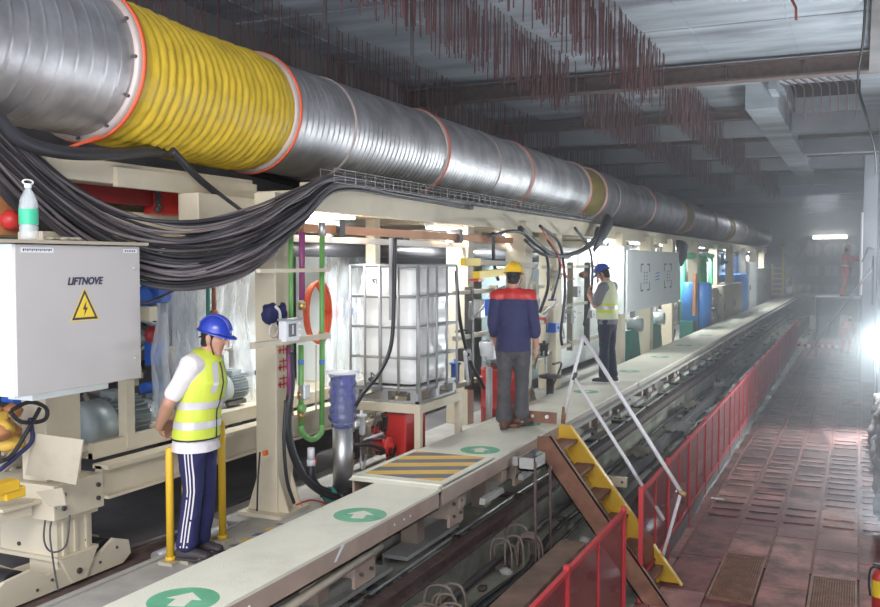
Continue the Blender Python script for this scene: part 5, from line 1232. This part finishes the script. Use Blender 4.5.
# ================================================================== PEOPLE
tmp_scene = bpy.data.scenes.new('tmp_scene')
def fuse(mb, vox, m, name, parent, smooth=3, wr=0., wscale=9., seed=0, hem=None):
    bmesh.ops.recalc_face_normals(mb.bm, faces=mb.bm.faces)
    me = bpy.data.meshes.new('tmp'); mb.bm.to_mesh(me); mb.bm.free()
    t = bpy.data.objects.new('tmp', me); tmp_scene.collection.objects.link(t)
    r_ = t.modifiers.new('r', 'REMESH'); r_.mode = 'VOXEL'; r_.voxel_size = vox; r_.use_smooth_shade = True
    s_ = t.modifiers.new('s', 'SMOOTH'); s_.factor = .5; s_.iterations = smooth
    dg = tmp_scene.view_layers[0].depsgraph; tmp_scene.view_layers[0].update(); dg = tmp_scene.view_layers[0].depsgraph
    out = bpy.data.meshes.new_from_object(t.evaluated_get(dg)); bpy.data.objects.remove(t); out.name = name
    if wr:
        nr = [v.normal.copy() for v in out.vertices]; cs = []
        for v, nn in zip(out.vertices, nr):
            q = v.co * wscale + Vector((seed, 0, 0)); q.z *= .8
            cs += list(v.co + nn * (wr * (noise.noise(q) + .5 * noise.noise(q * 2.3))))
        out.vertices.foreach_set('co', cs)
    if hem is not None:
        bb = bmesh.new(); bb.from_mesh(out)
        bmesh.ops.bisect_plane(bb, geom=bb.verts[:] + bb.edges[:] + bb.faces[:], plane_co=(0, 0, hem), plane_no=(0, 0, 1), clear_inner=True)
        bb.to_mesh(out); bb.free()
    for p in out.polygons: p.use_smooth = True
    out.materials.clear(); out.materials.append(M[m])
    o = bpy.data.objects.new(name, out); col.objects.link(o); o.parent = parent; return o
def bvh(o): return BVHTree.FromPolygons([v.co for v in o.data.vertices], [tuple(p.vertices) for p in o.data.polygons])
def local(b, name, o):
    q = bpy.data.objects.new(name, b.mesh(name, (0, 0, 0))); col.objects.link(q); q.parent = o; return q
def band(o, c, z0, z1, m, name, a0=0, a1=2 * PI, off=.004, n=64, tilt=0.):
    """strip wrapped on a garment: rays from outside towards the vertical axis through c"""
    T_ = bvh(o); b = MB(m); rows = []
    for j in range(4):
        row = []
        for i in range(n + 1):
            a = a0 + (a1 - a0) * i / n; d = Vector((math.cos(a), math.sin(a), 0)); z = z0 + (z1 - z0) * j / 3 + tilt * d.y
            h, nn, _, _ = T_.ray_cast(Vector((c[0], c[1], z)) + d * .6, -d)
            p = (h if h is not None else Vector((c[0], c[1], z)) + d * .12) + d * off
            row.append(b.bm.verts.new(p))
        rows.append(row)
    for j in range(3):
        for i in range(n): b._f([rows[j][i], rows[j][i + 1], rows[j + 1][i + 1], rows[j + 1][i]], True)
    return local(b, name, o)
def strip_side(o, path, w, m, name, d=Vector((1, 0, 0)), off=.003):
    """strip laid down a trouser leg: rays along -d"""
    T_ = bvh(o); b = MB(m); rows = []
    for p in path:
        row = []
        for s in (-.5, .5):
            q = Vector(p) + Vector((0, s * w, 0)); h, nn, _, _ = T_.ray_cast(q + d * .5, -d)
            row.append(b.bm.verts.new((h if h is not None else q) + d * off))
        rows.append(row)
    for j in range(len(rows) - 1): b._f([rows[j][0], rows[j][1], rows[j + 1][1], rows[j + 1][0]], True)
    return b.build(name, o)
def hand(b, wr, dr, pn, sd):
    wr = Vector(wr); dr = Vector(dr).normalized(); pn = Vector(pn); pn = (pn - dr * pn.dot(dr)).normalized(); sd = Vector(sd); sd = (sd - dr * sd.dot(dr) - pn * sd.dot(pn)).normalized()
    b.tube([wr, wr + dr * .03, wr + dr * .085], [(.028, .020), (.038, .019), (.042, .016)], 14, side=sd, dome=True)
    for k, L in enumerate((.072, .082, .076, .060)):
        s = wr + dr * .075 + sd * (.033 - .022 * k); f = [s, s + dr * L * .45 + pn * .004]
        f.append(f[-1] + dr * L * .33 + pn * L * .22); f.append(f[-1] + dr * L * .14 + pn * L * .24)
        b.tube(f, [.0095, .009, .0085, .0075], 8, dome=True)
    s = wr + dr * .025 + sd * .030
    b.tube([s, s + dr * .035 + sd * .025 + pn * .008, s + dr * .065 + sd * .032 + pn * .018], [.013, .0105, .009], 8, dome=True)
def person(name_label, loc, heading, P, H=1.72, vox=.008):
    """P: pose and dress; local frame x right, y forward, z up"""
    root = T('person', name_label, 'person', (0, 0, 0)); V = Vector
    hc = V(P['head']); hr = Matrix.Rotation(P.get('nod', 0), 3, 'X') @ Matrix.Rotation(P.get('hyaw', 0), 3, 'Z')
    hr = Matrix.Rotation(P.get('hyaw', 0), 3, 'Z') @ Matrix.Rotation(P.get('nod', 0), 3, 'X')
    hp = lambda x, y, z: hc + hr @ V((x, y, z))
    nb = V(P['neck']); ch = V(P['chest']); wa = V(P['waist']); pe = V(P['pelvis'])
    def torso(b, k=0., top=True, low=0.):
        pts = [pe - V((0, 0, .06 + low)), pe - V((0, 0, low * .3)), wa, (wa + ch) / 2, ch, ch + (nb - ch) * .62]
        R = [(.160 + .15 * low, .118 + .16 * low), (.168, .124), (.146, .108), (.160, .116), (.172, .122), (.145, .095)]
        b.tube(catmull(pts, 4), [tuple(x + k for x in R[min(i // 4, 5)]) if i % 4 == 0 else tuple(R[min(i // 4, 5)][q] + (R[min(i // 4 + 1, 5)][q] - R[min(i // 4, 5)][q]) * (i % 4) / 4 + k for q in (0, 1)) for i in range(21)], 28, side=(1, 0, 0), dome=True)
        if top: b.tube([V(P['sh'][0]), ch + (nb - ch) * .70, V(P['sh'][1])], [.062 + k, .068 + k, .062 + k], 16, dome=True)
    def arm(b, s, k=0., end=1.):
        sh, el, wr = V(P['sh'][s]), V(P['el'][s]), V(P['wr'][s])
        up = [sh, sh + (el - sh) * .5, el]
        if end <= 1: b.tube([sh, sh + (el - sh) * end], [.058 + k, .050 + k * 1.1], 16, dome=True)
        else:
            b.tube(up, [.058 + k, .050 + k, .043 + k], 16, dome=True)
            e = el + (wr - el) * (end - 1); b.tube([el, el + (e - el) * .4, e], [.043 + k, .042 + k, .030 + k + (.012 if end < 1.99 and k else 0)], 16, dome=True)
    def leg(b, s, k=0., hem=0.):
        h_, kn, an = V(P['hip'][s]), V(P['kn'][s]), V(P['an'][s])
        b.tube([h_, h_ + (kn - h_) * .3, h_ + (kn - h_) * .75, kn, kn + (an - kn) * .3, kn + (an - kn) * .75, kn + (an - kn) * .90], [.088 + k, .084 + k, .063 + k, .056 + k, .057 + k, .042 + k + hem * .6, .038 + k + hem], 18, dome=True)
    # one continuous body
    b = MB('skin'); torso(b)
    for s in (0, 1):
        arm(b, s, 0, 2.); leg(b, s)
        an = V(P['an'][s]); b.tube([an + V((0, -.03, -.03)), an + V((0, .12, -.055))], [(.035, .03), (.04, .022)], 12, side=(1, 0, 0), dome=True)
        hand(b, P['wr'][s], P['hd'][s], P['pn'][s], P['sd'][s])
    b.tube([nb - V((0, 0, .05)), nb, hp(0, -.015, -.06)], [.062, .056, .054], 18, dome=True)
    b.tube([hp(0, .005, -.075), hp(0, .0, -.03), hp(0, -.01, .03), hp(0, -.012, .07)], [(.050, .062), (.068, .082), (.074, .094), (.066, .084)], 24, side=hr @ V((1, 0, 0)), dome=True)
    b.tube([hp(0, .05, -.105), hp(0, .035, -.07)], [(.024, .018), (.045, .038)], 14, side=hr @ V((1, 0, 0)), dome=True)
    b.tube([hp(0, .082, .005), hp(0, .100, -.022), hp(0, .104, -.036)], [.008, .011, .013], 10, dome=True)
    b.tube([hp(-.017, .086, -.064), hp(0, .093, -.062), hp(.017, .086, -.064)], [.006, .009, .006], 8, dome=True)
    for s in (-1, 1): b.tube([hp(s * .072, -.012, -.035), hp(s * .078, -.016, -.005), hp(s * .077, -.018, .018)], [(.006, .012), (.007, .019), (.006, .014)], 10, side=hr @ V((1, 0, 0)), dome=True)
    fuse(b, vox * .85, 'skin', 'body', root, 2)
    for s in (-1, 1):
        e = MB('sign_white', 'hair'); e.ball(hp(s * .030, .078, .012), .011, 2, (1.1, .7, .7)); e.use(1).ball(hp(s * .030, .086, .012), .0055, 1)
        e.beam(hp(s * .016, .090, .032), hp(s * .046, .080, .034), .006, .006); e.build('eye', root)
    b = MB('hair'); b.tube([hp(0, -.035, -.045), hp(0, -.022, .0), hp(0, -.018, .05)], [(.060, .058), (.079, .082), (.079, .088)], 24, side=hr @ V((1, 0, 0)), dome=True); fuse(b, .009, 'hair', 'hair', root, 2, .002, 60)
    # trousers, shoes
    b = MB('x') if False else MB('navy')
    pts = [pe + V((0, 0, .07)), pe + V((0, 0, .0)), pe - V((0, 0, .09))]
    b.tube(pts, [(.152, .110), (.168, .124), (.162, .118)], 28, side=(1, 0, 0), dome=True)
    for s in (0, 1): leg(b, s, .016, P.get('hem', .022))
    tr_ = fuse(b, vox, P['trousers'], 'trousers', root, 3, .007, 11, 3)
    for s in (0, 1):
        an = V(P['an'][s]); ty = P.get('toe', (0, 0))[s]; fw = Matrix.Rotation(P.get('toeyaw', (0, 0))[s], 3, 'Z') @ V((0, 1, 0)); g_ = an.z - .085
        up_ = V((0, 0, 1)); tip = an + fw * .17; tip.z = g_ + .038 + 0; heel = an - fw * .045; heel.z = g_ + .045 + P.get('heel', (0, 0))[s]
        b = MB('x') if False else MB('shoe_dark'); sdv = fw.cross(up_)
        b.tube([heel, (heel + tip) / 2 + V((0, 0, .006)), tip - fw * .02], [(.040, .040), (.044, .040), (.042, .028)], 18, side=sdv, dome=True); b.tube([heel + V((0, 0, .0)), an + V((0, 0, .01))], [(.040, .042), (.044, .046)], 14, side=sdv, dome=True)
        sh_ = fuse(b, .009, P['shoes'], 'shoe', root, 2)
        q = MB('sign_white' if P.get('pale_sole') else 'shoe_dark'); q.prism([heel + V((0, 0, -.036)) + sdv * .036 - fw * .03, heel + V((0, 0, -.036)) - sdv * .036 - fw * .03, tip + V((0, 0, -.030)) - sdv * .040, tip + V((0, 0, -.030)) + fw * .03, tip + V((0, 0, -.030)) + sdv * .040], (0, 0, .014)); q.build('sole', sh_)
    # upper clothes
    b = MB('navy'); torso(b, .016, True, P.get('low', .0))
    for s in (0, 1): arm(b, s, P.get('slk', .018), P['sleeve'][s] if isinstance(P['sleeve'], tuple) else P['sleeve'])
    if P.get('collar'): b.tube([nb - V((0, 0, .03)), nb + V((0, .0, .025))], [.078, .070], 18, dome=False)
    topm = fuse(b, vox, P['top'], 'shirt' if P['top'] != 'navy_jacket' else 'jacket', root, 3, .007, 9, 8, P.get('tophem'))
    if P.get('yoke'):
        bt_ = MB('red'); T2 = bvh(topm); me = topm.data
        fs = [p for p in me.polygons if p.center.z > P['yoke'] + .35 * abs(p.center.x) * 0 and (p.center.z > P['yoke'] - .06 * (abs(p.center.x) - .1))]
        idx = {}
        for p in fs:
            vs = []
            for vi in p.vertices:
                if vi not in idx: idx[vi] = bt_.bm.verts.new(me.vertices[vi].co + me.vertices[vi].normal * .003)
                vs.append(idx[vi])
            bt_._f(vs, True)
        bt_.build('red_yoke', topm)
    if P.get('vest'):
        b = MB('hiviz'); pts = [pe + V((0, 0, P.get('vlow', .02))), wa, (wa + ch) / 2, ch, ch + (nb - ch) * .55]
        b.tube(pts, [(.200, .156), (.180, .142), (.192, .150), (.198, .156), (.165, .128)], 28, side=(1, 0, 0), dome=True)
        b.tube([V(P['sh'][0]) * .55 + (nb) * .45 - V((0, 0, .02)), ch + (nb - ch) * .75, V(P['sh'][1]) * .55 + nb * .45 - V((0, 0, .02))], [.086, .096, .086], 16, dome=True)
        vt = fuse(b, vox, P['vest'], 'safety_vest', root, 3, .006, 8, 5, P.get('vesthem'))
        c0 = (ch.x, (ch.y + wa.y) / 2)
        vz = P['vz']
        for z in vz: band(vt, c0, z, z + .05, 'reflect', 'reflective_stripe', off=.004)
        if P['vest'] == 'hiviz':
            band(vt, (pe.x, pe.y), P['vesthem'], P['vesthem'] + .012, 'black', 'dark_hem', off=.003)
            b = MB('black'); T2 = bvh(vt)
            pts = []
            for k in range(24):
                z = P['vesthem'] + .01 + (nb.z - .06 - P['vesthem']) * k / 23; h, _, _, _ = T2.ray_cast(V((.015, .6, z)), V((0, -1, 0)))
                if h: pts.append(h + V((0, .002, 0)))
            b.tube(pts, .006, 6); b.build('dark_front_edge', vt)
            for s in (-1, 1):
                b = MB('reflect'); rows = []
                for k in range(20):
                    z = pe.z + .24 + (nb.z - .05 - pe.z - .24) * k / 19; row = []
                    for w_ in (-.022, .022):
                        h, _, _, _ = T2.ray_cast(V((s * (.105 - .002 * k) + w_, .6, z)), V((0, -1, 0))); row.append(b.bm.verts.new((h if h else V((s * .1, .1, z))) + V((0, .004, 0))))
                    rows.append(row)
                for j in range(19): b._f([rows[j][0], rows[j][1], rows[j + 1][1], rows[j + 1][0]], True)
                b.build('shoulder_stripe', vt)
    if P.get('stripes'):
        for s in (1,):
            h_, kn, an = V(P['hip'][s]), V(P['kn'][s]), V(P['an'][s])
            for o_ in (-.022, 0, .022):
                path = [h_ + V((0, 0, .05)) + V((0, o_ + .02, 0))] + [h_ + (kn - h_) * t + V((0, o_ + .02, 0)) for t in (.15, .35, .55, .75, 1)] + [kn + (an - kn) * t + V((0, o_ + .02 - .01 * t, 0)) for t in (.2, .4, .6, .8, .95)]
                strip_side(tr_, path, .009, 'tee_white', 'side_stripe')
    # helmet
    b = MB(P['helmet'], 'navy'); prof = []
    ax = hr @ V((0, 0, 1)); hb = hp(0, -.008, .035)
    for k in range(13):
        a = k / 12 * PI / 2; prof.append((.105 * math.cos(a) ** .8 if k < 12 else .001, .116 * math.sin(a)))
    prof = [(.117, -.004), (.119, .002), (.110, .006)] + prof
    n = 36; rings = []
    for (r_, h_) in prof:
        rings.append([b.bm.verts.new(hb + hr @ V((r_ * .93 * math.cos(2 * PI * j / n), r_ * 1.10 * math.sin(2 * PI * j / n) + (.035 * max(0, math.sin(2 * PI * j / n)) ** 2 if h_ < .004 else 0), h_ - (.012 * max(0, math.sin(2 * PI * j / n)) if h_ < .004 else 0)))) for j in range(n)])
    for k in range(len(rings) - 1):
        for j in range(n): b._f([rings[k][j], rings[k][(j + 1) % n], rings[k + 1][(j + 1) % n], rings[k + 1][j]], True)
    he = b.build('helmet', root)
    b = MB(P['helmet'])
    for x in (-.022, 0, .022): b.tube([hb + hr @ V((x, 1.10 * .105 * math.sin(t), .118 * math.cos(t))) for t in [(-1.25 + 2.5 * k / 14) for k in range(15)]], .007 if x else .010, 6)
    b.build('helmet_ridge', he)
    b = MB('hair'); b.tube([hp(.080, .01, .03), hp(.076, .012, -.04), hp(.045, .035, -.11), hp(0, .045, -.128), hp(-.045, .035, -.11), hp(-.076, .012, -.04), hp(-.080, .01, .03)], .004, 6)
    b.tube([hp(.078, -.02, .02), hp(.05, -.09, -.015), hp(0, -.108, -.02), hp(-.05, -.09, -.015), hp(-.078, -.02, .02)], .006, 6); b.build('chin_strap', he)
    root.location = loc; root.rotation_euler = (0, 0, heading)
    return root, topm

base = dict(neck=(0, .0, 1.45), chest=(0, .015, 1.27), waist=(0, .015, 1.07), pelvis=(0, 0, .93))
# worker 1: stands in profile, hands clasped behind
P1 = dict(neck=(0, .07, 1.42), chest=(0, .055, 1.25), waist=(0, .02, 1.06), pelvis=(0, -.005, .93), head=(.0, .145, 1.535), nod=-.22, sh=[(-.165, .05, 1.36), (.165, .05, 1.36)], el=[(-.215, -.09, 1.12), (.215, -.09, 1.11)], wr=[(-.08, -.225, .93), (.08, -.235, .92)],
          hd=[(.8, -.15, -.5), (-.8, -.10, -.45)], pn=[(0, 1, 0), (0, 1, .1)], sd=[(0, 0, 1), (0, 0, 1)],
          hip=[(-.080, 0, .90), (.080, 0, .90)], kn=[(-.08, .03, .50), (.08, .01, .50)], an=[(-.085, -.03, .095), (.09, -.04, .095)],
          trousers='navy', shoes='shoe_dark', top='tee_white', sleeve=.75, vest='hiviz', vz=(.925, 1.06), slk=.011, helmet='helmet_blue', stripes=True, low=.17, vlow=-.10, tophem=.765, vesthem=.845)
p1 = at(198, 558, z=1.25)
person('worker in blue helmet and yellow green vest standing with hands behind his back', (p1.x, p1.y, 1.25), math.radians(-78), P1)
# worker 2: seen from behind, walking on the walkway
P2 = dict(base, head=(0, .03, 1.60), nod=-.12, sh=[(-.172, -.01, 1.385), (.172, -.01, 1.385)], el=[(-.215, -.03, 1.11), (.225, -.02, 1.11)], wr=[(-.20, .10, .89), (.235, .06, .87)],
          hd=[(.02, .2, -1), (0, .15, -1)], pn=[(1, .2, 0), (-1, .2, 0)], sd=[(0, 1, 0), (0, 1, 0)],
          hip=[(-.085, 0, .90), (.085, 0, .90)], kn=[(-.095, .01, .49), (.085, .06, .50)], an=[(-.085, -.10, .09), (.075, .06, .10)], toeyaw=(.1, -.5), heel=(0, .02),
          trousers='jean_grey', shoes='shoe_brown', top='navy_jacket', sleeve=1.45, collar=True, yoke=1.36, helmet='helmet_yellow', low=.14, tophem=.82, hem=.034)
p2 = at(513, 428, z=1.552)
person('worker in yellow helmet and navy jacket with red shoulders seen from behind', (p2.x, p2.y, 1.552), math.radians(12), P2)
# worker 3: grey shirt, facing the machine, head bowed, hands up to the chest
P3 = dict(base, head=(0, .075, 1.575), nod=-.50, neck=(0, .015, 1.45), sh=[(-.18, .0, 1.385), (.18, .0, 1.385)], el=[(-.22, .10, 1.13), (.21, .12, 1.12)], wr=[(-.07, .26, 1.27), (.08, .27, 1.20)],
          hd=[(.25, .1, .9), (-.6, .1, .6)], pn=[(.3, -.9, .2), (.1, -.9, 0)], sd=[(1, 0, 0), (0, 0, 1)],
          hip=[(-.085, 0, .90), (.085, 0, .90)], kn=[(-.09, .01, .49), (.09, -.01, .49)], an=[(-.10, .01, .09), (.10, -.05, .09)],
          trousers='jean_dark', shoes='shoe_dark', top='tee_grey', sleeve=.8, vest='hiviz_pale', vz=(1.07,), helmet='helmet_blue', low=.10, pale_sole=True, vlow=-.03, tophem=.86, vesthem=.93)
p3 = at(607, 383, z=1.552)
r3, _ = person('worker in blue helmet and grey shirt bowing his head beside the white board', (p3.x, p3.y, 1.552), math.radians(82), P3)
vt3 = [o for o in col.objects if o.parent == r3 and o.name.startswith('safety_vest')][0]
band(vt3, (0, .015), 1.02, 1.16, 'hiviz', 'yellow_band', off=.003); band(vt3, (0, .015), 1.07, 1.11, 'reflect', 'reflective_stripe', off=.007)
# worker 4: orange overalls on the scaffold
P4 = dict(base, head=(0, .05, 1.60), nod=-.1, sh=[(-.18, 0, 1.39), (.18, 0, 1.39)], el=[(-.22, .22, 1.28), (.22, .22, 1.26)], wr=[(-.12, .45, 1.33), (.14, .44, 1.30)],
          hd=[(0, 1, .1), (0, 1, 0)], pn=[(0, 0, -1), (0, 0, -1)], sd=[(1, 0, 0), (-1, 0, 0)],
          hip=[(-.085, 0, .90), (.085, 0, .90)], kn=[(-.09, .03, .50), (.10, -.02, .50)], an=[(-.11, -.02, .09), (.12, -.14, .09)],
          trousers='workwear_orange', shoes='shoe_dark', top='workwear_orange', sleeve=1.9, helmet='helmet_yellow', low=.05, hem=.03)
r4, t4 = person('distant worker in orange overalls and yellow helmet reaching for the right wall', (-.45, 35.0, sz + .002), math.radians(-72), P4, vox=.014)
band(t4, (0, .015), 1.03, 1.08, 'reflect', 'reflective_belt')
# worker 5: small figure in red bent over on the deck
P5 = dict(head=(0, .42, 1.15), nod=-.7, neck=(0, .34, 1.06), chest=(0, .24, .97), waist=(0, .08, .86), pelvis=(0, -.04, .78), sh=[(-.17, .30, 1.03), (.17, .30, 1.03)], el=[(-.20, .38, .80), (.20, .38, .80)], wr=[(-.12, .42, .60), (.12, .44, .60)],
          hd=[(0, .1, -1), (0, .1, -1)], pn=[(1, 0, 0), (-1, 0, 0)], sd=[(0, 1, 0), (0, 1, 0)],
          hip=[(-.09, -.05, .76), (.09, -.05, .76)], kn=[(-.11, .12, .46), (.11, .10, .46)], an=[(-.11, -.04, .09), (.11, -.06, .09)],
          trousers='fence_red', shoes='shoe_dark', top='fence_red', sleeve=1.9, helmet='helmet_yellow', low=.0, hem=.02)
q5 = at(845, 354, z=0)
person('faint distant worker in red bending down on the deck in the haze', (q5.x, q5.y, .025), math.radians(-20), P5, vox=.014)


# ------------------------------------------------------------------ haze
def volbox(name, lab, x0, x1, y0, y1, z0, z1, dens, colr, aniso):
    m = bpy.data.materials.new(name); m.use_nodes = True; nt = m.node_tree; nt.nodes.remove(nt.nodes['Principled BSDF'])
    v = nt.nodes.new('ShaderNodeVolumeScatter'); v.inputs['Density'].default_value = dens; v.inputs['Color'].default_value = (*colr, 1); v.inputs['Anisotropy'].default_value = aniso
    nt.links.new(v.outputs[0], nt.nodes['Material Output'].inputs['Volume'])
    b = MB(m); b.box(x0, x1, y0, y1, z0, z1); return tag(b.build(name), lab, 'haze', kind='stuff')
volbox('haze', 'thin dusty haze filling the tunnel', WL + .01, .61, 7.0, YE - .7, .0, 6.34, .013, (.90, .94, 1), .2)

def puff(c, r, dens):
    m = bpy.data.materials.new('smoke'); m.use_nodes = True; nt = m.node_tree; nt.nodes.remove(nt.nodes['Principled BSDF'])
    v = nt.nodes.new('ShaderNodeVolumeScatter'); v.inputs['Density'].default_value = dens; v.inputs['Color'].default_value = (.92, .97, 1, 1); v.inputs['Anisotropy'].default_value = 0
    nt.links.new(v.outputs[0], nt.nodes['Material Output'].inputs['Volume']); return m, c, r
smk = T('smoke', 'bright smoke hanging in the air around the floodlight', 'smoke', (-.2, 19.6, 0)); smk['kind'] = 'stuff'
for k in range(5):
    m, c_, r_ = puff((-.2, 19.6, 1.5), 1 - .18 * k, .010)
    b = MB(m); b.ball(c_, r_, 4, (.78 if k == 0 else .9, 2.6, 1.7)); b.build('smoke_layer', smk)

# ------------------------------------------------------------------ light
w = bpy.data.worlds.new('world'); sc.world = w; w.use_nodes = True
w.node_tree.nodes['Background'].inputs[0].default_value = (.80, .86, 1, 1); w.node_tree.nodes['Background'].inputs[1].default_value = 2.1
def area(loc, rot, sx, sy, e, colr=(1, .97, .93), sp=PI):
    l = bpy.data.lights.new('fill_light', 'AREA'); l.shape = 'RECTANGLE'; l.size = sx; l.size_y = sy; l.energy = e; l.color = colr; l.spread = sp
    o = bpy.data.objects.new('fill_light', l); col.objects.link(o); o.location = loc; o.rotation_euler = [math.radians(a) for a in rot]; return o
# added fill lights, not site lamps, to brighten foreground, ceiling, board and far end
area((-1.2, -1.2, 5.7), (62, 0, 22), 3.0, 1.2, 150, (1, .93, .88))
area((.35, 8.0, 1.2), (172, 0, 0), .5, 1.2, 95, (.88, .94, 1))
area((.42, 13.0, 3.4), (172, 0, 0), .3, 1.6, 60, (.88, .94, 1))
area((.55, 16.0, 3.2), (0, 105, 0), .4, 1.2, 70, (.92, .96, 1))
area((-3.2, -.6, 2.6), (150, 0, 0), 1.5, .8, 70, (.95, .97, 1))
area((.5, 25.0, 3.6), (160, 0, 0), .3, 1.2, 30, (.90, .96, 1))
area((-1.4, 40.0, 5.9), (0, 0, 0), 1.2, 1.2, 130, (.90, .96, 1))
sc.view_settings.view_transform = 'Standard'; sc.view_settings.look = 'None'; sc.view_settings.gamma = 1; sc.view_settings.use_curve_mapping = False
sc.view_settings.exposure = .72
sc.cycles.use_denoising = True
sc.cycles.max_bounces = 6; sc.cycles.diffuse_bounces = 3; sc.cycles.transparent_max_bounces = 16; sc.cycles.volume_bounces = 0

bpy.data.scenes.remove(tmp_scene)
